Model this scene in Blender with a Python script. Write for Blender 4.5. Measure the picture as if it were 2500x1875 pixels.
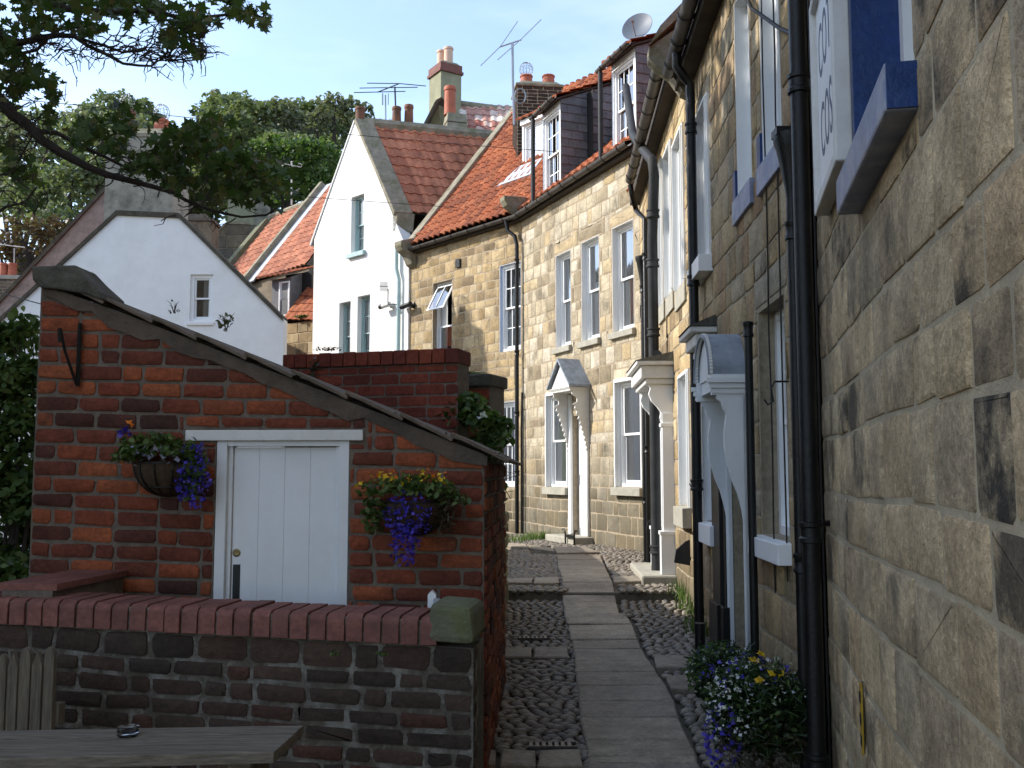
import bpy, math, random
import numpy as np
from mathutils import Vector, Matrix
random.seed(7); rng = np.random.default_rng(7)
PI = math.pi
for o in list(bpy.data.objects): bpy.data.objects.remove(o)
C = bpy.context.scene.collection
SC = bpy.context.scene

# ------------------------------------------------------------ camera, sky, sun
FX, CX, CY, EYE = 2400.0, 1250.0, 937.5, 1.6
PITCH = math.atan((1155 - 937.5) / FX)
cam = bpy.data.cameras.new('camera'); cam.sensor_width = 36; cam.lens = 36 * FX / 2500
cam.clip_start = 0.05; cam.clip_end = 2000
co = bpy.data.objects.new('camera', cam); C.objects.link(co)
co.location = (0, 0, EYE); co.rotation_euler = (PI / 2 + PITCH, 0, 0)
SC.camera = co
SUN_AZ = Vector((-0.985, 0.10)); SUN_EL = math.radians(33)
sun = bpy.data.lights.new('sun', 'SUN'); sun.energy = 2.75; sun.angle = math.radians(0.5); sun.color = (1, .95, .87)
so = bpy.data.objects.new('sun', sun); C.objects.link(so)
sd = Vector((SUN_AZ.x * math.cos(SUN_EL), SUN_AZ.y * math.cos(SUN_EL), math.sin(SUN_EL))).normalized()
so.rotation_euler = sd.to_track_quat('Z', 'Y').to_euler(); so.location = (-10, 0, 20)
w = bpy.data.worlds.new('World'); SC.world = w; w.use_nodes = True
nt = w.node_tree; N = nt.nodes; L = nt.links
for n in list(N): N.remove(n)
sky = N.new('ShaderNodeTexSky'); sky.sky_type = 'NISHITA'; sky.sun_disc = False
sky.sun_elevation = SUN_EL; sky.sun_rotation = math.atan2(SUN_AZ.x, SUN_AZ.y)
sky.air_density = 1.0; sky.dust_density = .8; sky.ozone_density = 1.6
tc = N.new('ShaderNodeTexCoord'); mp = N.new('ShaderNodeMapping'); mp.inputs['Scale'].default_value = (1.2, 1.2, 4.0)
L.new(tc.outputs['Generated'], mp.inputs['Vector'])
ns = N.new('ShaderNodeTexNoise'); ns.inputs['Scale'].default_value = 2.2; ns.inputs['Detail'].default_value = 5; ns.inputs['Roughness'].default_value = .55
L.new(mp.outputs['Vector'], ns.inputs['Vector'])
rp = N.new('ShaderNodeValToRGB'); rp.color_ramp.elements[0].position = .38; rp.color_ramp.elements[1].position = .72
rp.color_ramp.elements[0].color = (.10, .10, .10, 1); rp.color_ramp.elements[1].color = (.45, .45, .45, 1)
L.new(ns.outputs['Fac'], rp.inputs['Fac'])
mx = N.new('ShaderNodeMix'); mx.data_type = 'RGBA'; mx.inputs[7].default_value = (4.3, 4.8, 5.7, 1)
L.new(rp.outputs['Color'], mx.inputs[0]); L.new(sky.outputs['Color'], mx.inputs[6])
bg = N.new('ShaderNodeBackground'); bg.inputs['Strength'].default_value = 0.15
L.new(mx.outputs[2], bg.inputs['Color'])
ow = N.new('ShaderNodeOutputWorld'); L.new(bg.outputs['Background'], ow.inputs['Surface'])
vs = SC.view_settings; vs.view_transform = 'Standard'; vs.look = 'None'; vs.exposure = 1.2; vs.gamma = 1; vs.use_curve_mapping = False
SC.cycles.max_bounces = 8; SC.cycles.transparent_max_bounces = 16; SC.cycles.caustics_reflective = False; SC.cycles.caustics_refractive = False

# ------------------------------------------------------------ where things stand
def ray(px, py):
    u = (px - CX) / FX; v = (CY - py) / FX
    return Vector((u, math.cos(PITCH) - v * math.sin(PITCH), math.sin(PITCH) + v * math.cos(PITCH)))
def at(px, py, Y):
    r = ray(px, py); t = Y / r.y
    return Vector((r.x * t, Y, EYE + r.z * t))
GP = [(-60, 0), (0, 0), (4, .03), (6.5, .13), (9, .26), (9.95, .33), (10.0, .43), (14, .47), (24, .5), (60, .5)]
def gz(y):
    for (a, za), (b, zb) in zip(GP, GP[1:]):
        if y <= b: return za + (zb - za) * (y - a) / (b - a)
    return GP[-1][1]
def ground(px, py):
    r = ray(px, py); t = 1.0
    for _ in range(40): t = (EYE - gz(r.y * t)) / -r.z
    return Vector((r.x * t, r.y * t, gz(r.y * t)))
class Wall:
    def __init__(s, a, b):
        s.o = Vector((a[0], a[1], 0)); e = Vector((b[0], b[1], 0)) - s.o
        s.len = e.length; s.d = e.normalized(); s.n = Vector((s.d.y, -s.d.x, 0))
    def pt(s, a, z, off=0.0): return s.o + s.d * a + s.n * off + Vector((0, 0, z))
    def sz(s, px, py, off=0.0):
        r = ray(px, py); c = Vector((0, 0, EYE)); q = s.o + s.n * off
        t = (q - c).dot(s.n) / r.dot(s.n); p = c + r * t
        return (p - s.o).dot(s.d), p.z

# ------------------------------------------------------------ materials
MATS = {}
class NB:
    def __init__(s, name):
        s.m = bpy.data.materials.new(name); s.m.use_nodes = True; s.t = s.m.node_tree
        s.b = s.t.nodes['Principled BSDF']; s.o = s.t.nodes['Material Output']; MATS[name] = s.m
        s.tc = s.t.nodes.new('ShaderNodeTexCoord')
    def n(s, k): return s.t.nodes.new(k)
    def l(s, a, b): s.t.links.new(a, b)
    def noise(s, scale, detail=4, rough=.55, stretch=None, src='Object'):
        n = s.n('ShaderNodeTexNoise'); n.inputs['Scale'].default_value = scale; n.inputs['Detail'].default_value = detail; n.inputs['Roughness'].default_value = rough
        v = s.tc.outputs[src]
        if stretch:
            m = s.n('ShaderNodeMapping'); m.inputs['Scale'].default_value = stretch; s.l(v, m.inputs['Vector']); v = m.outputs['Vector']
        s.l(v, n.inputs['Vector']); return n.outputs['Fac']
    def ramp(s, fac, els):
        r = s.n('ShaderNodeValToRGB'); e = r.color_ramp.elements
        while len(e) < len(els): e.new(.5)
        for i, (p, c) in enumerate(els):
            e[i].position = p; e[i].color = (c[0], c[1], c[2], 1) if isinstance(c, tuple) else (c, c, c, 1)
        s.l(fac, r.inputs['Fac']); return r.outputs['Color']
    def mix(s, fac, a, b, mode='MIX'):
        m = s.n('ShaderNodeMix'); m.data_type = 'RGBA'; m.blend_type = mode
        for i, v in ((0, fac), (6, a), (7, b)):
            if isinstance(v, (int, float)): m.inputs[i].default_value = v if i == 0 else (v, v, v, 1)
            elif isinstance(v, tuple): m.inputs[i].default_value = (*v, 1)
            else: s.l(v, m.inputs[i])
        return m.outputs[2]
    def math(s, op, a, b=0.0):
        m = s.n('ShaderNodeMath'); m.operation = op
        for i, v in ((0, a), (1, b)):
            if isinstance(v, (int, float)): m.inputs[i].default_value = v
            else: s.l(v, m.inputs[i])
        return m.outputs[0]
    def attr(s):
        a = s.n('ShaderNodeAttribute'); a.attribute_name = 'Col'; sp = s.n('ShaderNodeSeparateColor'); s.l(a.outputs['Color'], sp.inputs[0]); return sp.outputs
    def bump(s, h, dist, strength=1.0):
        b = s.n('ShaderNodeBump'); b.inputs['Distance'].default_value = dist; b.inputs['Strength'].default_value = strength
        s.l(h, b.inputs['Height']); s.l(b.outputs['Normal'], s.b.inputs['Normal'])
    def fin(s, col, rough=.9, spec=.3):
        if isinstance(col, tuple): s.b.inputs['Base Color'].default_value = (*col, 1)
        else: s.l(col, s.b.inputs['Base Color'])
        s.b.inputs['Roughness'].default_value = rough; s.b.inputs['Specular IOR Level'].default_value = spec
        return s.m

def masonry_mat(name, pal, soot=.5, sootcol=(.03, .028, .025), rough=.93, bump=.006, sx=(1.5, 1.5, 5), fine=(.72, 1.25), soots=2.2, lo=.5, hi=.68, low_dark=None):
    b = NB(name); a = b.attr()
    base = b.ramp(a[0], [(i / (len(pal) - 1), c) for i, c in enumerate(pal)])
    base = b.mix(1.0, base, b.ramp(b.noise(5.0, 6, .65), [(.3, fine[0]), (.7, fine[1])]), 'MULTIPLY')
    base = b.mix(.85, base, b.ramp(b.noise(42, 5, .8), [(.32, .6), (.68, 1.3)]), 'MULTIPLY')
    # bedding streaks within the stone
    base = b.mix(.5, base, b.ramp(b.noise(9, 4, .6, sx), [(.3, .7), (.7, 1.25)]), 'MULTIPLY')
    st = b.ramp(b.noise(soots, 7, .68), [(lo, 0.0), (hi, 1.0)])
    st = b.math('MULTIPLY', st, b.ramp(a[1], [(.35, .15), (.9, 1.0)])); st = b.math('MULTIPLY', st, soot)
    base = b.mix(st, base, sootcol)
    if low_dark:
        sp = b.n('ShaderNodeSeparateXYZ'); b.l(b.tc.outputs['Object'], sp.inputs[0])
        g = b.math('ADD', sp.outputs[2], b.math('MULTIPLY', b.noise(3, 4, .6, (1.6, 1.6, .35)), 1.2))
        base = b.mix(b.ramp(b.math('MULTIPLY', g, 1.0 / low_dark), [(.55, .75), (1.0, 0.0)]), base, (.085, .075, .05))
    h = b.math('ADD', b.noise(16, 6, .7), b.math('MULTIPLY', b.noise(70, 3, .7), .5))
    b.bump(h, bump); return b.fin(base, rough)

masonry_mat('stone_near', [(.48, .355, .21), (.58, .44, .265), (.50, .395, .25), (.62, .47, .275), (.42, .335, .22), (.54, .385, .215)], soot=.97, bump=.015, soots=2.3, lo=.49, hi=.62, fine=(.6, 1.3))
masonry_mat('stone_mid', [(.26, .21, .13), (.42, .30, .15), (.32, .275, .20), (.38, .28, .15), (.30, .19, .10), (.45, .36, .23)], soot=.85, soots=1.7)
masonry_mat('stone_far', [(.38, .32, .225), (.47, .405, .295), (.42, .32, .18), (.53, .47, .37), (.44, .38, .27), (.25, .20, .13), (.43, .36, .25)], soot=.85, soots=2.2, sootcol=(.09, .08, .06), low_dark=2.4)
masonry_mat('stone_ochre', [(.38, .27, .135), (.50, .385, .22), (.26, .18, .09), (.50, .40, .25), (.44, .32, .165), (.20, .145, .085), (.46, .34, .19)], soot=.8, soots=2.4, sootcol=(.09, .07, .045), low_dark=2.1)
masonry_mat('stone_dark', [(.13, .105, .08), (.19, .15, .10), (.16, .125, .095), (.10, .09, .075)], soot=.7)
masonry_mat('stone_moss', [(.15, .14, .09), (.19, .19, .10), (.13, .115, .08)], soot=.6, sootcol=(.05, .055, .025), bump=.015)
masonry_mat('brick_red', [(.05, .025, .02), (.10, .034, .023), (.165, .045, .025), (.22, .058, .027), (.27, .072, .03), (.30, .088, .036), (.13, .038, .024), (.20, .052, .028)], soot=.7, sootcol=(.04, .02, .017), soots=4.5, bump=.010, sx=(2, 2, 6))
masonry_mat('brick_deep', [(.13, .035, .025), (.19, .045, .028), (.23, .055, .03), (.16, .038, .026)], soot=.4, sootcol=(.05, .025, .02), bump=.003)
masonry_mat('brick_old', [(.036, .028, .022), (.05, .036, .028), (.068, .048, .035), (.042, .034, .028), (.08, .052, .038), (.058, .038, .029), (.09, .042, .03)], soot=.6, sootcol=(.028, .024, .02), soots=5, bump=.014)
masonry_mat('brick_coping', [(.18, .075, .06), (.21, .085, .068), (.19, .076, .06), (.15, .064, .052)], soot=.5, sootcol=(.09, .05, .04), bump=.002, soots=6, rough=.75)
masonry_mat('slate', [(.10, .105, .115), (.14, .142, .15), (.17, .17, .175), (.12, .13, .125), (.19, .185, .19)], soot=.35, rough=.55, bump=.003)
masonry_mat('terracotta', [(.38, .14, .075), (.47, .175, .095), (.52, .205, .115), (.40, .14, .075), (.30, .11, .065), (.48, .185, .10)], soot=.55, sootcol=(.14, .06, .035), bump=.003, rough=.8)
masonry_mat('terracotta_weathered', [(.29, .08, .032), (.37, .105, .04), (.20, .06, .03), (.42, .135, .055), (.33, .095, .038)], soot=.85, sootcol=(.10, .045, .025), bump=.004, rough=.85, soots=6)
masonry_mat('terracotta_lichen', [(.40, .13, .09), (.70, .62, .55), (.34, .11, .08), (.62, .50, .44)], soot=.2, bump=.003)
masonry_mat('paving', [(.23, .19, .145), (.29, .245, .185), (.25, .21, .165), (.32, .27, .20), (.26, .22, .16)], soot=.7, sootcol=(.08, .075, .06), bump=.004, soots=1.4, rough=.7)
masonry_mat('cobble', [(.16, .135, .11), (.23, .195, .15), (.19, .165, .135), (.28, .235, .18), (.16, .15, .14)], soot=.2, bump=.002, rough=.5)

def plain(name, col, rough=.6, var=.15, scale=6, bump=0.0, bscale=30, metal=0, spec=.4, dirt=None, dscale=3.0, stretch=None):
    b = NB(name)
    c = b.mix(1.0, col, b.ramp(b.noise(scale, 6, .65, stretch), [(.3, 1 - var), (.7, 1 + var * .6)]), 'MULTIPLY')
    if dirt:
        c = b.mix(b.math('MULTIPLY', b.ramp(b.noise(dscale, 8, .72, stretch), [(.48, 0.0), (.66, 1.0)]), dirt[1]), c, dirt[0])
    if bump: b.bump(b.noise(bscale, 5, .7, stretch), bump)
    b.b.inputs['Metallic'].default_value = metal
    return b.fin(c, rough, spec)
plain('mortar', (.36, .30, .21), .95, .3, 20, .01, 60)
plain('mortar_pale', (.37, .30, .21), .95, .25, 14, .008, 50)
plain('mortar_brick', (.17, .14, .11), .95, .35, 18, .012, 70)
plain('mortar_old', (.13, .115, .09), .97, .35, 14, .02, 60, dirt=((.42, .41, .37), .7), dscale=9)
plain('mortar_near', (.50, .42, .29), .95, .25, 12, .010, 50, dirt=((.16, .14, .10), .5))
plain('cement_fillet', (.12, .092, .07), .95, .35, 7, .015, 30, dirt=((.06, .05, .04), .6))
plain('render_white', (.78, .78, .76), .9, .07, 2, .03, 3.5, dirt=((.60, .60, .56), .4), dscale=1.6, stretch=(1, 1, .25))
plain('render_grey', (.80, .80, .79), .9, .05, 2.5, .005, 14, dirt=((.6, .6, .57), .3), dscale=1.5)
plain('render_brown', (.30, .24, .21), .95, .3, 5, .01, 25, dirt=((.12, .10, .08), .6))
plain('render_cement', (.30, .28, .23), .95, .3, 3, .01, 18, dirt=((.10, .095, .075), .75), dscale=2.4)
plain('cement_algae', (.27, .265, .175), .95, .25, 3, .008, 18, dirt=((.24, .23, .16), .6), dscale=2)
plain('coping_stone', (.27, .24, .18), .95, .35, 5, .02, 14, dirt=((.13, .13, .06), .8), dscale=4)
plain('dark_coping', (.075, .07, .055), .95, .4, 6, .025, 16, dirt=((.16, .16, .13), .5), dscale=7)
plain('verge_dark', (.07, .06, .045), .95, .4, 8, .01, 20, dirt=((.14, .13, .08), .5))
plain('sill_stone', (.36, .34, .28), .9, .2, 8, .006, 30)
plain('white_paint', (.83, .84, .84), .42, .05, 5, .001, 20, dirt=((.56, .55, .50), .2), dscale=5)
plain('white_door', (.70, .72, .73), .5, .05, 4, .0015, 14, dirt=((.50, .49, .47), .18), dscale=3)
plain('off_white', (.66, .65, .62), .55, .08, 6, .002, 20, dirt=((.42, .40, .36), .35), dscale=5)
plain('teal_paint', (.34, .47, .47), .5, .1, 6)
plain('pale_blue_paint', (.50, .60, .76), .5, .1, 6)
plain('navy_paint', (.012, .04, .15), .38, .35, 9, .006, 24, dirt=((.10, .17, .32), .16), dscale=12, spec=.3)
plain('sill_blue_sheen', (.20, .24, .36), .45, .25, 8, .005, 24, dirt=((.42, .42, .45), .7), dscale=5)  # sky sheen on the blue paint is mixed into this colour
plain('black_iron', (.009, .009, .009), .33, .4, 9, .004, 55, spec=.32)
plain('grey_pipe', (.036, .038, .04), .6, .3, 6, spec=.2)
plain('gutter_plastic', (.075, .068, .062), .5, .35, 5, dirt=((.14, .12, .09), .5), dscale=5)
plain('sign_ink', (.10, .12, .18), .6, .1)
plain('cable', (.02, .018, .016), .6, .1)
plain('lead', (.26, .30, .35), .55, .3, 6, .003, 20, dirt=((.10, .11, .11), .6), dscale=4)
plain('lead_pale', (.42, .43, .46), .5, .25, 6, .003, 20)
plain('old_wood', (.23, .20, .155), .85, .45, 9, .006, 40, stretch=(1, 14, 14), dirt=((.05, .045, .03), .5))
plain('picket_wood', (.20, .17, .125), .85, .4, 9, .008, 40, stretch=(14, 14, 1.2), dirt=((.06, .05, .035), .6))
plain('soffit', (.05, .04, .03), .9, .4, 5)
plain('pot_red', (.42, .115, .06), .7, .2, 6, dirt=((.12, .06, .04), .5), dscale=5)
plain('pot_buff', (.62, .42, .31), .75, .12, 6, dirt=((.3, .2, .15), .3))
plain('pot_sooty', (.20, .085, .045), .8, .4, 6, dirt=((.03, .025, .02), .8), dscale=3)
plain('wire_metal', (.25, .27, .28), .4, .1, metal=.6)
plain('aerial_metal', (.30, .32, .35), .4, .1, metal=.5)
plain('aerial_rust', (.60, .57, .55), .6, .4, 8, dirt=((.12, .08, .06), .8), dscale=14)
plain('dish_grey', (.13, .15, .18), .5, .05)
plain('brass', (.22, .17, .08), .4, .2, metal=.7)
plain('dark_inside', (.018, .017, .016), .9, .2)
plain('inside_warm', (.10, .075, .055), .9, .5, 1.5)
plain('curtain', (.74, .73, .70), .9, .15, 8, stretch=(18, 18, .6))
plain('bark', (.045, .036, .03), .95, .4, 8, .012, 20, stretch=(3, 3, 1))
plain('earth', (.10, .085, .065), .97, .4, 5, .02, 12, dirt=((.045, .06, .02), .5))
plain('hill_ground', (.05, .07, .025), .98, .4, .6)
plain('coir', (.07, .045, .025), .95, .4, 20, .01, 60)
plain('yellow_paint', (.42, .26, .02), .5, .3, 10, dirt=((.03, .03, .02), .7), dscale=9)
plain('slot_black', (.01, .01, .01), .5, .1)
plain('tile_mossy', (.15, .115, .085), .95, .4, 7, .015, 22, dirt=((.06, .05, .03), .7), dscale=5)
plain('lichen_stone', (.15, .15, .10), .95, .35, 7, .02, 22, dirt=((.10, .12, .04), .75), dscale=5)
plain('drain_iron', (.10, .095, .09), .45, .3, 20, metal=.4)

def glassmat():
    b = NB('window_glass'); t = b.n('ShaderNodeBsdfTransparent'); t.inputs[0].default_value = (.78, .80, .80, 1)
    g = b.n('ShaderNodeBsdfGlossy'); g.inputs['Roughness'].default_value = .03; g.inputs[0].default_value = (.95, .97, 1, 1)
    f = b.n('ShaderNodeFresnel'); f.inputs[0].default_value = 1.5
    bn = b.n('ShaderNodeBump'); bn.inputs['Distance'].default_value = .002; b.l(b.noise(2.5, 2), bn.inputs['Height']); b.l(bn.outputs['Normal'], g.inputs['Normal'])
    m = b.n('ShaderNodeMixShader'); b.l(b.math('ADD', b.math('MULTIPLY', f.outputs[0], 2.0), .16), m.inputs[0]); b.l(t.outputs[0], m.inputs[1]); b.l(g.outputs[0], m.inputs[2])
    b.l(m.outputs[0], b.o.inputs['Surface'])
    b = NB('clear_glass'); b.b.inputs['Transmission Weight'].default_value = 1; b.b.inputs['Roughness'].default_value = .05; b.b.inputs['Base Color'].default_value = (.85, .92, 1, 1)
glassmat()
def leafmat(name, pal, trans=.35, rough=.5):
    b = NB(name); a = b.attr()
    c = b.ramp(a[0], [(i / (len(pal) - 1), x) for i, x in enumerate(pal)])
    b.fin(c, rough, .3)
    t = b.n('ShaderNodeBsdfTranslucent'); b.l(b.mix(1.0, c, (1.3, 1.5, .7), 'MULTIPLY'), t.inputs[0])
    m = b.n('ShaderNodeMixShader'); m.inputs[0].default_value = trans
    b.l(b.b.outputs[0], m.inputs[1]); b.l(t.outputs[0], m.inputs[2]); b.l(m.outputs[0], b.o.inputs['Surface'])
leafmat('leaf_sycamore', [(.03, .05, .015), (.045, .075, .022), (.06, .10, .028), (.08, .11, .035), (.12, .10, .035)], .4)
leafmat('leaf_wood_hazed', [(.10, .125, .065), (.125, .155, .08), (.15, .18, .095), (.18, .20, .11), (.125, .135, .08)], .3)  # distance haze is put into the leaf palette, paler and greyer
leafmat('leaf_grey_hazed', [(.115, .13, .085), (.15, .165, .11), (.18, .185, .125), (.145, .14, .095)], .3)  # lightened too, so the far trees look hazy
leafmat('leaf_rust', [(.08, .05, .03), (.11, .068, .04), (.13, .08, .045), (.08, .075, .035)], .25)
leafmat('leaf_garden', [(.035, .065, .018), (.065, .11, .03), (.11, .165, .05), (.17, .22, .08)], .4)
leafmat('leaf_dark', [(.012, .028, .008), (.02, .04, .012), (.03, .06, .015)], .25)
leafmat('leaf_dry', [(.05, .035, .02), (.07, .05, .03), (.035, .045, .018)], .25)
leafmat('petal_blue', [(.04, .03, .35), (.07, .05, .5), (.14, .10, .55)], .3)
leafmat('petal_white', [(.55, .56, .6), (.75, .75, .78)], .3)
leafmat('petal_lilac', [(.35, .35, .6), (.5, .5, .7)], .3)
leafmat('petal_yellow', [(.7, .42, .02), (.8, .55, .04)], .3)
leafmat('petal_orange', [(.75, .17, .02), (.8, .28, .03)], .3)

# ------------------------------------------------------------ builders
def tag(o, label=None, cat=None, group=None, kind=None):
    if label: o['label'] = label
    if cat: o['category'] = cat
    if group: o['group'] = group
    if kind: o['kind'] = kind
    return o
def thing(name, label, cat, loc, group=None):
    o = bpy.data.objects.new(name, None); C.objects.link(o); o.location = loc; o.empty_display_size = .2
    o['_w'] = 1; del o['_w']
    ORG[o.name] = Vector(loc)
    return tag(o, label, cat, group)
ORG = {}
class MB:
    def __init__(s): s.v = []; s.f = []; s.c = []
    def add(s, pts, faces, col=None):
        k = len(s.v); s.v += [tuple(p) for p in pts]
        if col is None: col = (random.random(), random.random(), random.random())
        for f in faces: s.f.append([i + k for i in f]); s.c.append(col)
    def poly(s, pts, col=None): s.add(pts, [list(range(len(pts)))], col)
    def hexa(s, p, col=None): # p: bottom 4 (ccw seen from above) then top 4
        s.add(p, [(3, 2, 1, 0), (4, 5, 6, 7), (0, 1, 5, 4), (1, 2, 6, 5), (2, 3, 7, 6), (3, 0, 4, 7)], col)
    def box(s, lo, hi, col=None):
        (a, b, c), (d, e, f) = lo, hi
        s.hexa([(a, b, c), (d, b, c), (d, e, c), (a, e, c), (a, b, f), (d, b, f), (d, e, f), (a, e, f)], col)
    def wbox(s, W, s0, s1, z0, z1, n0, n1, col=None):
        q = [W.pt(s0, z0, n1), W.pt(s1, z0, n1), W.pt(s1, z0, n0), W.pt(s0, z0, n0), W.pt(s0, z1, n1), W.pt(s1, z1, n1), W.pt(s1, z1, n0), W.pt(s0, z1, n0)]
        s.hexa(q, col)
    def prism(s, pts, ex, col=None):
        n = len(pts); ex = Vector(ex); q = [Vector(p) for p in pts] + [Vector(p) + ex for p in pts]
        s.add(q, [list(range(n))[::-1], list(range(n, 2 * n))] + [(i, (i + 1) % n, n + (i + 1) % n, n + i) for i in range(n)], col)
    def tube(s, path, r, seg=8, col=None, cap=True):
        path = [Vector(p) for p in path]; n = len(path)
        rr = r if isinstance(r, (list, tuple)) else [r] * n
        ref = None; pts = []
        for i, p in enumerate(path):
            t = (path[min(i + 1, n - 1)] - path[max(i - 1, 0)])
            t = t.normalized() if t.length > 1e-9 else Vector((0, 0, 1))
            if ref is None: ref = t.orthogonal().normalized()
            ref = (ref - t * ref.dot(t)); ref = ref.normalized() if ref.length > 1e-6 else t.orthogonal().normalized()
            b = t.cross(ref)
            for k in range(seg):
                a = 2 * PI * k / seg; pts.append(p + (ref * math.cos(a) + b * math.sin(a)) * rr[i])
        fs = [(i * seg + k, i * seg + (k + 1) % seg, (i + 1) * seg + (k + 1) % seg, (i + 1) * seg + k) for i in range(n - 1) for k in range(seg)]
        if cap: fs += [list(range(seg))[::-1], list(range((n - 1) * seg, n * seg))]
        s.add(pts, fs, col)
    def lathe(s, c, prof, seg=16, col=None, axis=None):
        c = Vector(c); pts = []; m = Matrix.Identity(3)
        if axis is not None: m = Vector(axis).to_track_quat('Z', 'Y').to_matrix()
        for r, z in prof:
            for k in range(seg):
                a = 2 * PI * k / seg; pts.append(c + m @ Vector((r * math.cos(a), r * math.sin(a), z)))
        n = len(prof)
        fs = [(i * seg + k, i * seg + (k + 1) % seg, (i + 1) * seg + (k + 1) % seg, (i + 1) * seg + k) for i in range(n - 1) for k in range(seg)]
        fs += [list(range(seg))[::-1], list(range((n - 1) * seg, n * seg))]
        s.add(pts, fs, col)
    def build(s, name, mat, parent=None, smooth=None, bevel=0, origin=None):
        if not s.v: return None
        if parent is not None: org = ORG[parent.name]
        elif origin is not None: org = Vector(origin)
        else:
            a = np.array(s.v); org = Vector((a[:, 0].mean(), a[:, 1].mean(), a[:, 2].min()))
        me = bpy.data.meshes.new(name)
        me.from_pydata([(x - org.x, y - org.y, z - org.z) for x, y, z in s.v], [], s.f); 
        ca = me.color_attributes.new('Col', 'FLOAT_COLOR', 'CORNER')
        d = np.ones((len(me.loops), 4), dtype=np.float32); tot = np.array([len(f) for f in s.f])
        d[:, :3] = np.repeat(np.array(s.c, dtype=np.float32), tot, axis=0)
        ca.data.foreach_set('color', d.ravel())
        me.materials.append(MATS[mat])
        if smooth is not None:
            me.polygons.foreach_set('use_smooth', [True] * len(me.polygons)); me.set_sharp_from_angle(angle=math.radians(smooth))
        o = bpy.data.objects.new(name, me); C.objects.link(o)
        ORG[o.name] = org
        if parent is not None: o.parent = parent
        else: o.location = org
        if bevel:
            b = o.modifiers.new('bevel', 'BEVEL'); b.width = bevel; b.segments = 2; b.limit_method = 'ANGLE'; b.harden_normals = False
        me.update(); return o

def fol(name, cents, size, mat, parent=None, shape='leaf', upb=.3, origin=None, dirs=None, shade=None):
    """many small leaf-shaped faces at the given points"""
    cents = np.asarray(cents, dtype=np.float64); n = len(cents)
    T = {'quad': [(0, -.5), (.32, 0), (0, .5), (-.32, 0)], 'leaf': [(0, -.5), (.26, -.2), (.28, .1), (0, .55), (-.28, .1), (-.26, -.2)],
         'maple': [(0, -.55), (.12, -.3), (.5, -.32), (.3, -.05), (.55, .22), (.2, .2), (0, .6), (-.2, .2), (-.55, .22), (-.3, -.05), (-.5, -.32), (-.12, -.3)],
         'star': [(0, -.5), (.2, -.2), (.5, 0), (.2, .2), (0, .5), (-.2, .2), (-.5, 0), (-.2, -.2)], 'blade': [(-.06, -.5), (.06, -.5), (.02, .5)]}[shape]
    T = np.array(T); m = len(T)
    nr = rng.normal(size=(n, 3)); nr[:, 2] = np.abs(nr[:, 2]) + upb; nr /= np.linalg.norm(nr, axis=1)[:, None]
    if dirs is not None:
        v = np.array(dirs) + rng.normal(size=(n, 3)) * .25; v /= np.linalg.norm(v, axis=1)[:, None]
        u = np.cross(v, rng.normal(size=(n, 3))); u /= np.linalg.norm(u, axis=1)[:, None]
    else:
        u = np.cross(nr, rng.normal(size=(n, 3))); u /= np.linalg.norm(u, axis=1)[:, None]; v = np.cross(nr, u)
    sz = size * rng.uniform(.6, 1.3, n)
    P = cents[:, None, :] + (u[:, None, :] * T[None, :, 0:1] + v[:, None, :] * T[None, :, 1:2]) * sz[:, None, None]
    bend = np.cross(u, v); P += bend[:, None, :] * (np.abs(T[None, :, 0:1]) * .35 - .0) * sz[:, None, None]
    org = ORG[parent.name] if parent is not None else (Vector(origin) if origin is not None else Vector((cents[:, 0].mean(), cents[:, 1].mean(), cents[:, 2].min())))
    P = P.reshape(-1, 3) - np.array(org)
    me = bpy.data.meshes.new(name); me.vertices.add(n * m); me.vertices.foreach_set('co', P.ravel())
    me.loops.add(n * m); me.loops.foreach_set('vertex_index', np.arange(n * m)); me.polygons.add(n)
    me.polygons.foreach_set('loop_start', np.arange(n) * m); me.polygons.foreach_set('loop_total', np.full(n, m)); me.update(calc_edges=True)
    ca = me.color_attributes.new('Col', 'FLOAT_COLOR', 'CORNER'); c = np.ones((n, 4), dtype=np.float32); c[:, :3] = rng.random((n, 3))
    if shade is not None: c[:, 0] = np.clip(c[:, 0] * .5 + shade, 0, 1)
    ca.data.foreach_set('color', np.repeat(c, m, axis=0).ravel()); me.materials.append(MATS[mat])
    o = bpy.data.objects.new(name, me); C.objects.link(o); ORG[o.name] = org
    if parent is not None: o.parent = parent
    else: o.location = org
    if 'flowers' in name or 'stems' in name or 'sprigs' in name: o['kind'] = 'stuff'
    return o

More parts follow.
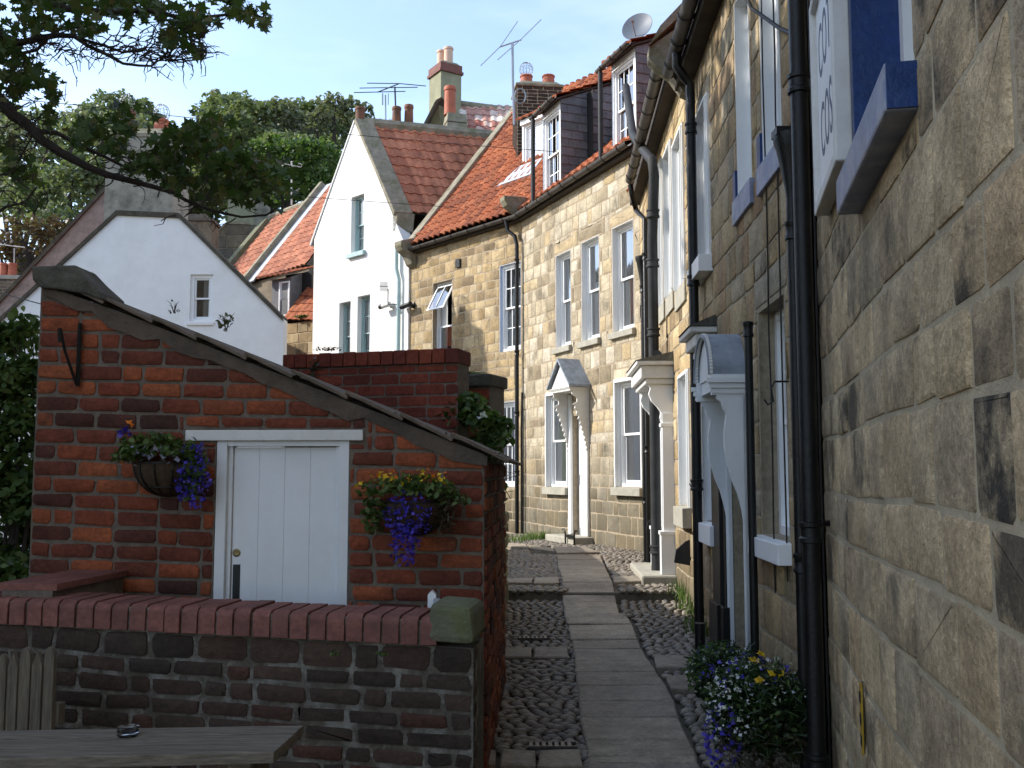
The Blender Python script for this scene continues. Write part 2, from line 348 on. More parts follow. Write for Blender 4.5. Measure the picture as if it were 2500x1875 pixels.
# polygons on a wall
def clip(poly, hp):
    a, b, c = hp; out = []
    for i, p in enumerate(poly):
        q = poly[(i + 1) % len(poly)]; dp = a * p[0] + b * p[1] - c; dq = a * q[0] + b * q[1] - c
        if dp <= 0: out.append(p)
        if (dp < 0 < dq) or (dq < 0 < dp):
            t = dp / (dp - dq); out.append((p[0] + (q[0] - p[0]) * t, p[1] + (q[1] - p[1]) * t))
    return out
def hp_line(p, q): # keep what lies below the line p -> q (p left of q)
    dx, dz = q[0] - p[0], q[1] - p[1]; a, b = -dz, dx
    return (a, b, a * p[0] + b * p[1])
def area(p): return abs(sum(p[i][0] * p[(i + 1) % len(p)][1] - p[(i + 1) % len(p)][0] * p[i][1] for i in range(len(p)))) / 2
def inset(poly, g):
    cx = sum(p[0] for p in poly) / len(poly); cz = sum(p[1] for p in poly) / len(poly); out = []
    n = len(poly)
    ccw = sum(poly[i][0] * poly[(i + 1) % n][1] - poly[(i + 1) % n][0] * poly[i][1] for i in range(n)) > 0
    for i in range(n):
        p0, p1, p2 = poly[i - 1], poly[i], poly[(i + 1) % n]
        e1 = Vector((p1[0] - p0[0], p1[1] - p0[1])); e2 = Vector((p2[0] - p1[0], p2[1] - p1[1]))
        if e1.length < 1e-6 or e2.length < 1e-6: out.append(p1); continue
        e1.normalize(); e2.normalize(); sgn = 1 if ccw else -1
        n1 = Vector((-e1.y, e1.x)) * sgn; n2 = Vector((-e2.y, e2.x)) * sgn; b = n1 + n2
        k = b.length
        if k < .3: out.append((p1[0] + n1.x * g, p1[1] + n1.y * g)); continue
        b /= k; s_ = g / max(.4, b.dot(n1)); out.append((p1[0] + b.x * s_, p1[1] + b.y * s_))
    return out
def minus(rects, o):
    out = []
    for (a, b, c, d) in rects:
        x0, x1, y0, y1 = max(a, o[0]), min(b, o[1]), max(c, o[2]), min(d, o[3])
        if x0 >= x1 or y0 >= y1: out.append((a, b, c, d)); continue
        if a < x0: out.append((a, x0, c, d))
        if x1 < b: out.append((x1, b, c, d))
        if c < y0: out.append((x0, x1, c, y0))
        if y1 < d: out.append((x0, x1, y1, d))
    return out
def blocks(mb, W, s0, s1, z0, z1, ch, bl, holes=(), clips=(), gap=.012, h=.012, cham=.008, jit=.004, tilt=0.0, off=0.0, bond=None, colf=None, wob=0.0, lint=()):
    z = z0; row = 0; done = set()
    while z < z1 - .02:
        hh = random.uniform(*ch); zt = min(z + hh, z1)
        if z1 - zt < ch[0] * .5: zt = z1
        s = s0 if bond is None else s0 - (bl[0] + gap) * (.5 if row % 2 else 0)
        while s < s1 - .005:
            ln = random.uniform(*bl)
            if bond and random.random() < bond: ln = ln * .5
            e = min(s + ln, s1)
            if s1 - e < bl[0] * .35: e = s1
            rects = [(max(s, s0), e, z, zt)]
            for o in holes: rects = minus(rects, o)
            for o in lint: rects = minus(rects, o)
            if not done: rects += list(lint); done.add(1)
            for (a, b, c, d) in rects:
                if b - a < .025 or d - c < .02: continue
                poly = [(a, c), (b, c), (b, d), (a, d)]
                poly = inset(poly, gap / 2)
                cc = min(.022, (poly[1][0] - poly[0][0]) * .18, (poly[2][1] - poly[1][1]) * .22)
                if cc > .004:
                    q = []
                    for i, p in enumerate(poly):
                        k1 = cc * random.uniform(.3, 1.2); k2 = cc * random.uniform(.3, 1.2)
                        sx = 1 if i in (0, 3) else -1; sy = 1 if i in (0, 1) else -1
                        A = (p[0] + sx * k1, p[1]); B = (p[0], p[1] + sy * k2)
                        q += [B, A] if i in (0, 2) else [A, B]
                    poly = q
                poly = [(p[0] + random.uniform(-jit, jit), p[1] + random.uniform(-jit, jit)) for p in poly]
                sm = (s0 + s1) / 2
                poly = [(p[0], p[1] + tilt * (p[0] - sm) + wob * math.sin(p[0] * 2.3 + p[1] * 1.7)) for p in poly]
                for hp in clips:
                    if poly: poly = clip(poly, hp)
                if len(poly) < 3 or area(poly) < .0006: continue
                hv = h * random.uniform(.5, 1.3); block = inset(poly, cham)
                n = len(poly); col = (random.random(), random.random(), random.random())
                if colf: col = colf((a + b) / 2, (c + d) / 2, col)
                pts = [W.pt(x, y, off - .006) for x, y in poly] + [W.pt(x, y, off + hv * .6) for x, y in inset(poly, cham * .25)] + [W.pt(x, y, off + hv) for x, y in block]
                fs = [(i, (i + 1) % n, n + (i + 1) % n, n + i) for i in range(n)] + [(n + i, n + (i + 1) % n, 2 * n + (i + 1) % n, 2 * n + i) for i in range(n)] + [list(range(2 * n, 3 * n))]
                mb.add(pts, fs, col)
            s = e
        z = zt; row += 1
def panel(mb, W, s0, s1, z0, z1, holes=(), clips=(), off=0.0, depth=.25, thick=True, col=(.5, .5, .5)):
    """wall face with openings, their reveals, and the wall's back"""
    ss = sorted({s0, s1, *[min(max(v, s0), s1) for h in holes for v in h[:2]]}); zs = sorted({z0, z1, *[min(max(v, z0), z1) for h in holes for v in h[2:4]]})
    for a, b in zip(ss, ss[1:]):
        for c, d in zip(zs, zs[1:]):
            if any(h[0] - 1e-6 <= a and b <= h[1] + 1e-6 and h[2] - 1e-6 <= c and d <= h[3] + 1e-6 for h in holes): continue
            p = [(a, c), (b, c), (b, d), (a, d)]
            for hp in clips:
                if p: p = clip(p, hp)
            if len(p) >= 3:
                mb.poly([W.pt(x, y, off) for x, y in p], col)
                if thick: mb.poly([W.pt(x, y, off - depth) for x, y in p][::-1], col)
    for (a, b, c, d) in [h[:4] for h in holes]:
        A = [(a, c), (b, c), (b, d), (a, d)]
        for i in range(4):
            p, q = A[i], A[(i + 1) % 4]
            mb.poly([W.pt(*p, off), W.pt(*q, off), W.pt(*q, off - depth), W.pt(*p, off - depth)], col)
    if thick:
        P = [(s0, z0), (s1, z0), (s1, z1), (s0, z1)]
        for hp in clips: P = clip(P, hp)
        for i in range(len(P)):
            p, q = P[i], P[(i + 1) % len(P)]; mb.poly([W.pt(*p, off), W.pt(*p, off - depth), W.pt(*q, off - depth), W.pt(*q, off)], col)
def house_shell(mb, W, s0, s1, z0, z1, depth, col=(.5, .5, .5)):
    a = .3
    for p, q in (((s0, -a), (s0, -depth)), ((s0, -depth), (s1, -depth)), ((s1, -depth), (s1, -a))):
        mb.poly([W.pt(p[0], z0, p[1]), W.pt(q[0], z0, q[1]), W.pt(q[0], z1, q[1]), W.pt(p[0], z1, p[1])], col)

def pantiles(mb, O, U, V, width, length, tw=.235, gauge=.29, amp=.028, keep=None, sag=0.0):
    O = Vector(O); U = Vector(U).normalized(); V = Vector(V).normalized(); Nn = U.cross(V).normalized()
    if Nn.z < 0: Nn = -Nn
    nt_ = max(1, round(width / tw)); tw = width / nt_; nr = max(1, math.ceil(length / gauge)); K = 6
    prof = [(k / K, (math.sin(2 * PI * (k / K) - .4) * .5 + .5) ** .8 * amp) for k in range(K + 1)]
    for r in range(nr):
        v0 = r * gauge; v1 = min(v0 + gauge + .03, length + .02)
        for t in range(nt_):
            if keep and not keep((t + .5) * tw, v0 + gauge / 2): continue
            col = (random.random(), random.random(), random.random()); jl = random.uniform(-.008, .008); jn = random.uniform(0, .007)
            pts = []
            for row, (vv, lift) in enumerate(((v0 + jl, -.004), (v0 + jl, .026 + jn), (v1, .006 + jn * .3))):
                for (x, hgt) in prof:
                    dz = -sag * math.sin(PI * min(1, vv / length)) if sag else 0
                    pts.append(O + U * ((t + x) * tw) + V * vv + Nn * (hgt + lift + dz))
            m = K + 1
            fs = [(rw * m + k, rw * m + k + 1, (rw + 1) * m + k + 1, (rw + 1) * m + k) for rw in range(2) for k in range(K)]
            mb.add(pts, fs, col)
# ------------------------------------------------------------ windows, pipes, chimneys
def window(par, W, hole, rec=.10, mat='white_paint', nx=1, ny=1, sill=None, arch=0.0, curtain='sides', fw=.05, split=.5, reveal=None, open_top=False, off=0.0, glass=True):
    s0, s1, z0, z1 = hole; m = MB(); R = off - rec
    def B(a, b, c, d, n0, n1): m.wbox(W, a, b, c, d, n0, n1)
    B(s0 + .002, s0 + fw, z0 + .002, z1 - .002, R - .09, R); B(s1 - fw, s1 - .002, z0 + .002, z1 - .002, R - .09, R)
    B(s0 + fw, s1 - fw, z1 - fw, z1 - .002, R - .09, R - .003); B(s0 + fw, s1 - fw, z0 + .002, z0 + fw * .9, R - .09, R + .004)
    a, b = s0 + fw + .004, s1 - fw - .004; zm = z0 + (z1 - z0) * split; r = .035
    for k, (c, d, n) in enumerate(((zm - .018, z1 - fw, R - .028), (z0 + fw * .9, zm + .018, R - .056))):
        if open_top and k == 0: continue
        B(a, a + r, c, d, n - .025, n); B(b - r, b, c, d, n - .025, n); B(a + r, b - r, d - r, d, n - .025, n - .002); B(a + r, b - r, c, c + (r * 1.5 if k else r), n - .025, n - .002)
        for i in range(1, nx): x = a + r + (b - a - 2 * r) * i / nx; B(x - .009, x + .009, c + r, d - r, n - .02, n - .005)
        for j in range(1, ny): z = c + r + (d - c - 2 * r) * j / ny; B(a + r, b - r, z - .009, z + .009, n - .021, n - .006)
    if arch:
        e = arch
        B(s0 - e, s0 - .003, z0 - .002, z1 + e, off - .01, off + .028); B(s1 + .003, s1 + e, z0 - .002, z1 + e, off - .01, off + .028); B(s0 - .003, s1 + .003, z1 + .003, z1 + e, off - .01, off + .03)
        B(s0 - e * .55, s0 - .0035, z0, z1 + e * .55, off + .028, off + .044); B(s1 + .0035, s1 + e * .55, z0, z1 + e * .55, off + .028, off + .044); B(s0 - .0035, s1 + .0035, z1 + .0035, z1 + e * .55, off + .03, off + .046)
    wo = m.build('window', mat, par)
    g = MB(); c0 = R - .052
    if not open_top: g.poly([W.pt(a, zm, R - .04), W.pt(b, zm, R - .04), W.pt(b, z1 - fw, R - .04), W.pt(a, z1 - fw, R - .04)])
    g.poly([W.pt(a, z0 + fw, R - .068), W.pt(b, z0 + fw, R - .068), W.pt(b, zm, R - .068), W.pt(a, zm, R - .068)])
    g.build('window_pane', 'window_glass', wo)
    if reveal:
        v = MB(); e = .006
        v.wbox(W, s0 + .001, s0 + e, z0, z1, R, off + .004); v.wbox(W, s1 - e, s1 - .001, z0, z1, R, off + .004); v.wbox(W, s0 + e, s1 - e, z1 - e, z1 - .001, R, off + .004)
        v.build('reveal', reveal, wo)
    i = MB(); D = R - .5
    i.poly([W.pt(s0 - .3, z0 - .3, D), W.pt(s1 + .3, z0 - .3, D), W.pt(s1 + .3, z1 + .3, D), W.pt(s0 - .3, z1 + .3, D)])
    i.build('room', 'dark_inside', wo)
    if curtain:
        q = MB(); segs = 14
        def cur(x0, x1, za, zb):
            P = [];
            for k in range(segs + 1):
                x = x0 + (x1 - x0) * k / segs; nn = R - .105 - .014 * math.sin(k * 2.1 + x0 * 9); P.append((x, nn))
            for (x, n_), (y, m_) in zip(P, P[1:]): q.poly([W.pt(x, za, n_), W.pt(y, za, m_), W.pt(y, zb, m_), W.pt(x, zb, n_)])
        wd = s1 - s0
        if curtain == 'sides' and False: pass
        elif curtain == 'sides': cur(s0, s0 + wd * .28, z0, z1); cur(s1 - wd * .24, s1, z0, z1)
        elif curtain == 'left': cur(s0, s0 + wd * .38, z0, z1)
        elif curtain == 'right': cur(s1 - wd * .5, s1, z0, z1)
        elif curtain == 'blind': cur(s0, s1, z0 + (z1 - z0) * .72, z1)
        elif curtain == 'wide': cur(s0, s0 + wd * .52, z0, z1); cur(s1 - wd * .3, s1, z0, z1)
        elif curtain == 'full': cur(s0, s1, z0, z1)
        q.build('curtain', 'curtain', wo)
    if sill:
        sm, sh, sp, se = sill; k = MB()
        k.hexa([W.pt(s0 - se, z0 - sh, off + sp), W.pt(s1 + se, z0 - sh, off + sp), W.pt(s1 + se, z0 - sh, R - .05), W.pt(s0 - se, z0 - sh, R - .05),
                W.pt(s0 - se, z0 - .012, off + sp), W.pt(s1 + se, z0 - .012, off + sp), W.pt(s1 + se, z0 + .001, R - .05), W.pt(s0 - se, z0 + .001, R - .05)])
        k.build('window_sill', sm, wo, bevel=.006)
    return wo
def downpipe(par, pts, r, mat='black_iron', collars=(), label=None):
    m = MB(); m.tube(pts, r, 14)
    for z in collars:
        P = [Vector(p) for p in pts]
        for a, b in zip(P, P[1:]):
            lo, hi = min(a.z, b.z), max(a.z, b.z)
            if lo <= z <= hi and hi - lo > .2:
                t = (z - a.z) / (b.z - a.z); c = a.lerp(b, t)
                m.lathe(c - Vector((0, 0, .05)), [(r, 0), (r * 1.32, .004), (r * 1.32, .022), (r * 1.15, .03), (r * 1.15, .07), (r * 1.32, .078), (r * 1.32, .096), (r, .1)], 14); break
    o = m.build('downpipe', mat, par, smooth=40)
    if label: o['label'] = label
    return o
def gutter(par, a, b, r=.06, mat='gutter_plastic', nb=5, down=Vector((0, 0, 1))):
    a, b = Vector(a), Vector(b); d = (b - a).normalized(); sidev = d.cross(Vector((0, 0, 1))).normalized(); m = MB(); K = 9
    for (R1, R2) in ((r, r - .006),):
        ring = lambda c, R_: [c + sidev * (R_ * math.cos(PI * k / (K - 1))) - Vector((0, 0, 1)) * (R_ * math.sin(PI * k / (K - 1))) for k in range(K)]
        o1, o2, i1, i2 = ring(a, R1), ring(b, R1), ring(a, R2), ring(b, R2); pts = o1 + o2 + i1 + i2
        fs = [(k, k + 1, K + k + 1, K + k) for k in range(K - 1)] + [(2 * K + k, 3 * K + k, 3 * K + k + 1, 2 * K + k + 1) for k in range(K - 1)]
        fs += [(0, K, 3 * K, 2 * K), (K - 1, 3 * K - 1, 4 * K - 1, 2 * K - 1)] + [tuple(range(K))]
        m.add(pts, fs)
    g = m.build('gutter', mat, par, smooth=50)
    for i in range(nb):
        h = MB()
        c = a.lerp(b, (i + .5) / nb); ring = [c + sidev * ((r + .008) * math.cos(PI * k / 8)) - Vector((0, 0, 1)) * ((r + .008) * math.sin(PI * k / 8)) for k in range(9)]
        h.tube(ring, .006, 5); h.build('gutter_bracket', 'black_iron', g)
    return g
def pot(par, c, r, h, mat='pot_red', cage=False, taper=.85, name='chimney_pot'):
    m = MB(); m.lathe(c, [(r, 0), (r * .96, h * .1), (r * taper, h * .85), (r * taper * 1.12, h * .86), (r * taper * 1.14, h * .95), (r * taper * 1.05, h), (r * taper * .8, h), (r * taper * .78, h * .8)], 18)
    o = m.build(name, mat, par, smooth=40)
    if cage:
        g = MB(); R = r * 1.0; cc = Vector(c) + Vector((0, 0, h + R * .9))
        for k in range(6):
            a = PI * k / 6; ring = [cc + Vector((R * math.sin(t) * math.cos(a), R * math.sin(t) * math.sin(a), R * 1.15 * math.cos(t))) for t in np.linspace(0, 2 * PI, 21)]
            g.tube(ring, .0045, 4)
        for zz in (-.6, -.2, .2, .6):
            rr = R * math.sqrt(1 - zz * zz); g.tube([cc + Vector((rr * math.cos(t), rr * math.sin(t), R * 1.15 * zz)) for t in np.linspace(0, 2 * PI, 17)], .0035, 4)
        g.build('bird_guard', 'wire_metal', par)
    return o
def rbox(m, c, d, w_, dp, z0, z1, col=None, tap=1.0):
    """upright box centred at c, its width along unit vector d"""
    d = Vector((d[0], d[1], 0)).normalized(); q = Vector((-d.y, d.x, 0)); c = Vector((c[0], c[1], 0)); P = []
    for z, k in ((z0, 1), (z1, tap)):
        for a, b in ((-1, -1), (1, -1), (1, 1), (-1, 1)): P.append(c + d * (a * w_ / 2 * k) + q * (b * dp / 2 * k) + Vector((0, 0, z)))
    m.hexa(P, col)

# ------------------------------------------------------------ the setting: ground, path, cobbles
ys = [-60, -10, -2, 0, 2, 4, 5, 6.5, 8, 9, 9.95, 10.0, 11, 12, 14, 17, 20, 24, 32, 60, 150]
xs = [-150, -60, -30, -12, -6, -3, 0, 1, 2, 4, 8, 30, 150]
m = MB()
P = [(x, y, gz(y) - .03 + (0 if x > -3.2 or y > 40 else -min(1.5, (-3.2 - x) * .15) * (1 if y > 4 else 0))) for y in ys for x in xs]; nx_ = len(xs)
m.add(P, [(j * nx_ + i, j * nx_ + i + 1, (j + 1) * nx_ + i + 1, (j + 1) * nx_ + i) for j in range(len(ys) - 1) for i in range(nx_ - 1)], (.5, .5, .5))
tag(m.build('ground', 'earth', origin=(0, 0, 0)), kind='structure')
rows = [(1990, 1450, 1742), (1875, 1433, 1710), (1858, 1431, 1705), (1817, 1424, 1686), (1761, 1412, 1662), (1721, 1409, 1648), (1683, 1406, 1630), (1648, 1401, 1605), (1621, 1401, 1588), (1593, 1397, 1571), (1570, 1392, 1560), (1531, 1385, 1546), (1505, 1383, 1531), (1476, 1379, 1519), (1446, 1373, 1506), (1427.5, 1371, 1499), (1411.5, 1370, 1489), (1388, 1361, 1478), (1371, 1360, 1470), (1359, 1358, 1467)]
E3 = [(ground(l, y), ground(r, y)) for y, l, r in rows]
m = MB()
def slab(mb, q, h=.028, g=.012, col=None):
    c = sum(q, Vector()) / 4; q = [p + (c - p).normalized() * g + Vector((random.uniform(-.006, .006), random.uniform(-.006, .006), 0)) for p in q]
    q2 = []
    for i in range(4):
        a_, b_ = q[i], q[(i + 1) % 4]; ns_ = max(1, int((b_ - a_).length / .07))
        for k in range(ns_): p = a_.lerp(b_, k / ns_); q2.append(p + Vector((random.uniform(-.005, .005), random.uniform(-.006, .006), 0)))
    tx, ty = random.uniform(-.012, .012), random.uniform(-.02, .02); q = q2; zz = [(p.x - c.x) * tx + (p.y - c.y) * ty + random.uniform(-.0015, .0015) for p in q]
    lo = [p - Vector((0, 0, .05)) for p in q]; mid = [p + Vector((0, 0, h - .008 + z)) for p, z in zip(q, zz)]; top = [p + (c - p).normalized() * .012 + Vector((0, 0, h + z)) for p, z in zip(q, zz)]
    n = len(q); pts = lo + mid + top
    mb.add(pts, [(i, (i + 1) % n, n + (i + 1) % n, n + i) for i in range(n)] + [(n + i, n + (i + 1) % n, 2 * n + (i + 1) % n, 2 * n + i) for i in range(n)] + [tuple(range(2 * n, 3 * n))], col)
for (l0, r0), (l1, r1) in zip(E3, E3[1:]):
    if abs(l1.y - l0.y) > .02: slab(m, [l0, r0, r1, l1])
SL = []
def gquad(mb, pts, **k):
    g = [ground(*p) for p in pts]; slab(mb, g, **k); SL.append((min(p.x for p in g) - .01, max(p.x for p in g) + .01, min(p.y for p in g) - .015, max(p.y for p in g) + .015))
for q in ([(1145, 1880), (1212, 1880), (1218, 1840), (1155, 1838)], [(1214, 1880), (1310, 1880), (1312, 1842), (1220, 1840)], [(1312, 1880), (1430, 1880), (1420, 1841), (1314, 1842)],
          [(1215, 1613), (1298, 1613), (1300, 1587), (1219, 1586)], [(1300, 1613), (1392, 1613), (1387, 1586), (1302, 1587)],
          [(1600, 1638), (1690, 1638), (1680, 1607), (1594, 1607)], [(1637, 1692), (1740, 1692), (1722, 1658), (1622, 1658)],
          [(1233, 1429), (1300, 1429), (1302, 1416), (1234, 1416)], [(1302, 1429), (1366, 1428), (1365, 1415), (1304, 1416)], [(1500, 1428), (1578, 1424), (1574, 1411), (1494, 1413)],
          [(1358, 1354), (1465, 1352), (1430, 1338), (1350, 1340)], [(1356, 1353), (1349, 1341), (1290, 1333), (1296, 1342)], [(1290, 1342), (1284, 1332), (1235, 1328), (1233, 1337)]):
    gquad(m, q)
tag(m.build('path', 'paving', origin=(0, 0, 0)), kind='structure')

BC = Wall((1.33 + .04 * 14.3, 14.3), (1.33 + .04 * 5.02, 5.02))
def px_(y): # path edges at distance y
    for (l0, r0), (l1, r1) in zip(E3, E3[1:]):
        if l0.y <= y <= l1.y: t = (y - l0.y) / max(1e-6, l1.y - l0.y); return l0.x + (l1.x - l0.x) * t, r0.x + (r1.x - r0.x) * t
    return (E3[0][0].x, E3[0][1].x) if y < E3[0][0].y else (E3[-1][0].x, E3[-1][1].x)
def icos(sub):
    bpy_m = bpy.data.meshes.new('t'); import bmesh; b = bmesh.new(); bmesh.ops.create_icosphere(b, subdivisions=sub, radius=1); b.to_mesh(bpy_m); b.free()
    v = np.array([x.co[:] for x in bpy_m.vertices]); f = [tuple(p.vertices) for p in bpy_m.polygons]; bpy.data.meshes.remove(bpy_m); return v, f
I2, I1 = icos(2), icos(1)
m = MB()
def in_slab(x, y):
    for (a, b, c, d) in SL: 
        if a <= x <= b and c <= y <= d: return True
    return False
y = 3.4
while y < 18.3:
    dy = .044 + .010 * random.random(); xl, xr = px_(min(y, 13.3)); wx = 1.33 + .04 * min(y, 14.3)
    if y < 13.2: spans = [(-.20, xl - .01), (xr + .01, wx + .02)]
    else: spans = [(-1.9, 1.95 - max(0, y - 14.3) * .415)]
    for a, b in spans:
        x = a + random.uniform(0, .05)
        while x < b:
            L_ = random.uniform(.058, .10)
            if not in_slab(x + L_ / 2, y):
                V_, F_ = I2 if y < 8.5 else I1
                c = Vector((x + L_ / 2, y + random.uniform(-.012, .012), gz(y) - .008)); h_ = random.uniform(.015, .027); rz = random.gauss(0, .18); cs, sn = math.cos(rz), math.sin(rz)
                p = V_ * (L_ / 2 * 1.02, dy / 2 * 1.12, h_); q = np.stack([p[:, 0] * cs - p[:, 1] * sn + c.x, p[:, 0] * sn + p[:, 1] * cs + c.y, p[:, 2] + c.z], 1)
                m.add(q.tolist(), F_)
            x += L_ + .006
    y += dy
tag(m.build('cobbles', 'cobble', smooth=180, origin=(0, 0, 0)), 'grey rounded cobbles set in rows on both sides of the slab path', 'cobbles', kind='stuff')

# ------------------------------------------------------------ near stone house with the blue window (right)
NW = Wall((1.585, 5.0), (1.585 - .2096 * 8, -3.0))
near = thing('stone_house', 'dark weathered sandstone house filling the right edge with a blue window sill', 'house', (1.6, 2, 0))
yN = lambda y: (5.0 - y) * math.hypot(.2096, 1)
hn = (yN(3.50), yN(2.50), 2.675, 4.15)
m = MB(); panel(m, NW, 0, NW.len, -.1, 7.5, [hn], depth=.30, off=.002); house_shell(m, NW, 0, NW.len, -.1, 7.5, 5)
m.poly([NW.pt(0, 7.5, 0), NW.pt(NW.len, 7.5, 0), NW.pt(NW.len, 7.5, -5), NW.pt(0, 7.5, -5)])
wl = m.build('wall', 'mortar_near', near)
m = MB(); blocks(m, NW, 0, NW.len, -.1, 7.5, (.19, .28), (.26, .52), [hn, (hn[0] - .02, hn[1] + .03, 2.53, 2.675)], gap=.0145, h=.009, cham=.013, jit=.007, wob=.010)
m.build('stonework', 'stone_near', near, smooth=35)
m = MB() # end face of the wall, stepping proud of the next house
EW = Wall((1.585 + .5, 5.003), (1.585, 5.003))
window(near, NW, hn, rec=.15, mat='white_paint', curtain=None, fw=.07, nx=1)
r_ = MB(); r_.wbox(NW, hn[0] + .001, hn[0] + .008, hn[2], hn[3], -.15, .016); r_.wbox(NW, hn[0] - .06, hn[0] + .001, hn[2], hn[3], -.01, .017)
r_.build('painted_reveal', 'navy_paint', near)
sf = MB(); sa, sb = hn[0] - .02, hn[1] + .03
sf.wbox(NW, sa, sb, 2.54, 2.673, -.14, .085); sl_ = sf.build('window_sill', 'sill_blue_sheen', near, bevel=.01)
sf = MB(); sf.wbox(NW, sb - .002, sb + .006, 2.545, 2.668, -.02, .08); sf.build('navy_end', 'navy_paint', sl_)  # sill front carries the painted sheen, its end stays plain navy
m = MB(); m.tube([NW.pt(.06, 0, .02), NW.pt(.055, 1.5, .025), NW.pt(.06, 3, .02), NW.pt(.055, 5, .022), NW.pt(.06, 7, .02)], .006, 6); m.build('cable', 'cable', near)
m = MB(); m.wbox(NW, 0, NW.len, 7.2, 7.4, 0, .25); m.build('eaves', 'dark_coping', near)
# mounted sign board
s_a, _ = NW.sz(2000, 900, .075); s_b, _ = NW.sz(2056, 900, .075); s_z0, s_z1 = 2.765, 3.75
sg = thing('wall_sign', 'white framed board lettered in dark capitals on the near stone wall', 'sign', NW.pt(s_a, s_z0, .02))
m = MB(); m.wbox(NW, s_a + .03, s_b - .03, s_z0 + .03, s_z1 - .03, .012, .052); m.build('board', 'white_paint', sg)
m = MB()
for (a, b, c, d) in ((s_a, s_a + .05, s_z0, s_z1), (s_b - .05, s_b, s_z0, s_z1), (s_a + .05, s_b - .05, s_z0, s_z0 + .05), (s_a + .05, s_b - .05, s_z1 - .05, s_z1)): m.wbox(NW, a, b, c, d, .01, .077)
m.build('frame', 'off_white', sg, bevel=.008)
def text(par, txt, W, s, z, size, off, mat, name='lettering', squeeze=1):
    cu = bpy.data.curves.new(name, 'FONT'); cu.body = txt; cu.size = size; cu.extrude = .002; cu.align_x = 'CENTER'; cu.align_y = 'CENTER'; cu.space_character = 1.05
    t = bpy.data.objects.new(name, cu); C.objects.link(t); dg = bpy.context.evaluated_depsgraph_get(); me = bpy.data.meshes.new_from_object(t.evaluated_get(dg)); bpy.data.objects.remove(t)
    R = Matrix((W.d, (0, 0, 1), W.n)).transposed(); p = W.pt(s, z, off)
    me.transform(Matrix.Translation(p - ORG[par.name]) @ R.to_4x4() @ Matrix.Diagonal((squeeze, 1, 1, 1)))
    me.materials.clear(); me.materials.append(MATS[mat]); o = bpy.data.objects.new(name, me); C.objects.link(o); o.parent = par; ORG[o.name] = ORG[par.name]; return o
text(sg, 'COTH', NW, (s_a + s_b) / 2 + .03, 3.44, .34, .0515, 'sign_ink', squeeze=.62); text(sg, 'COSH', NW, (s_a + s_b) / 2 + .03, 3.08, .34, .0515, 'sign_ink', squeeze=.62)
a_, za = NW.sz(2118, 1667); _, zb = NW.sz(2118, 1833)
mk = thing('depth_marker', 'small yellow and black metal strip fixed low on the near stone wall', 'marker', NW.pt(a_, zb, .02))
m = MB(); m.wbox(NW, a_ - .018, a_ + .018, zb, za, .02, .028); m.build('strip', 'yellow_paint', mk, bevel=.002)
for k in (.2, .5, .8): m = MB(); m.wbox(NW, a_ - .019, a_ + .019, zb + (za - zb) * k - .02, zb + (za - zb) * k + .02, .0285, .0295); m.build('band', 'slot_black', mk)
m = MB(); m.wbox(NW, a_ - .03, a_ - .018, zb, za, .012, .022); m.build('backplate', 'old_wood', mk)

# ------------------------------------------------------------ middle terrace (two houses in one line)
def SB(px, off=0.0): return BC.sz(px, 1155, off)[0]
sJ = SB(1702); ez = 5.36
midh = thing('terraced_house', 'ochre sandstone terraced house with blue painted sills and a lead arched porch', 'house', BC.pt(BC.len, 0))
farh = thing('terraced_house', 'tan sandstone terraced house with tall narrow white windows and white columned door', 'house', BC.pt(0, 0))
H = {}
H['g1'] = (SB(1860), SB(1924), 1.22, 2.62); H['u1'] = (SB(1882), SB(1930), 3.50, 4.95); H['u2'] = (SB(1817), SB(1853), 3.52, 4.95)
H['u4'] = (SB(1721), SB(1747), 3.40, 4.72); H['door'] = (SB(1786), SB(1824), .16, 2.12); H['g5'] = (SB(1728), SB(1758), 1.20, 2.45)
hB = [h for k, h in H.items()]
F_ = {}
F_['c1'] = (SB(1662), SB(1683), 3.50, 5.02); F_['c2'] = (SB(1638), SB(1653), 3.58, 5.18); F_['c3'] = (SB(1620), SB(1630), 3.60, 5.25); F_['c4'] = (SB(1606), SB(1613), 3.5, 5.1)
F_['g'] = (SB(1668), SB(1688), 1.28, 2.55); F_['door'] = (SB(1622), SB(1645), .5, 2.4)
hC = list(F_.values())
def hh(h, e=.035): return (h[0] - e, h[1] + e, h[2] - e, h[3] + e)
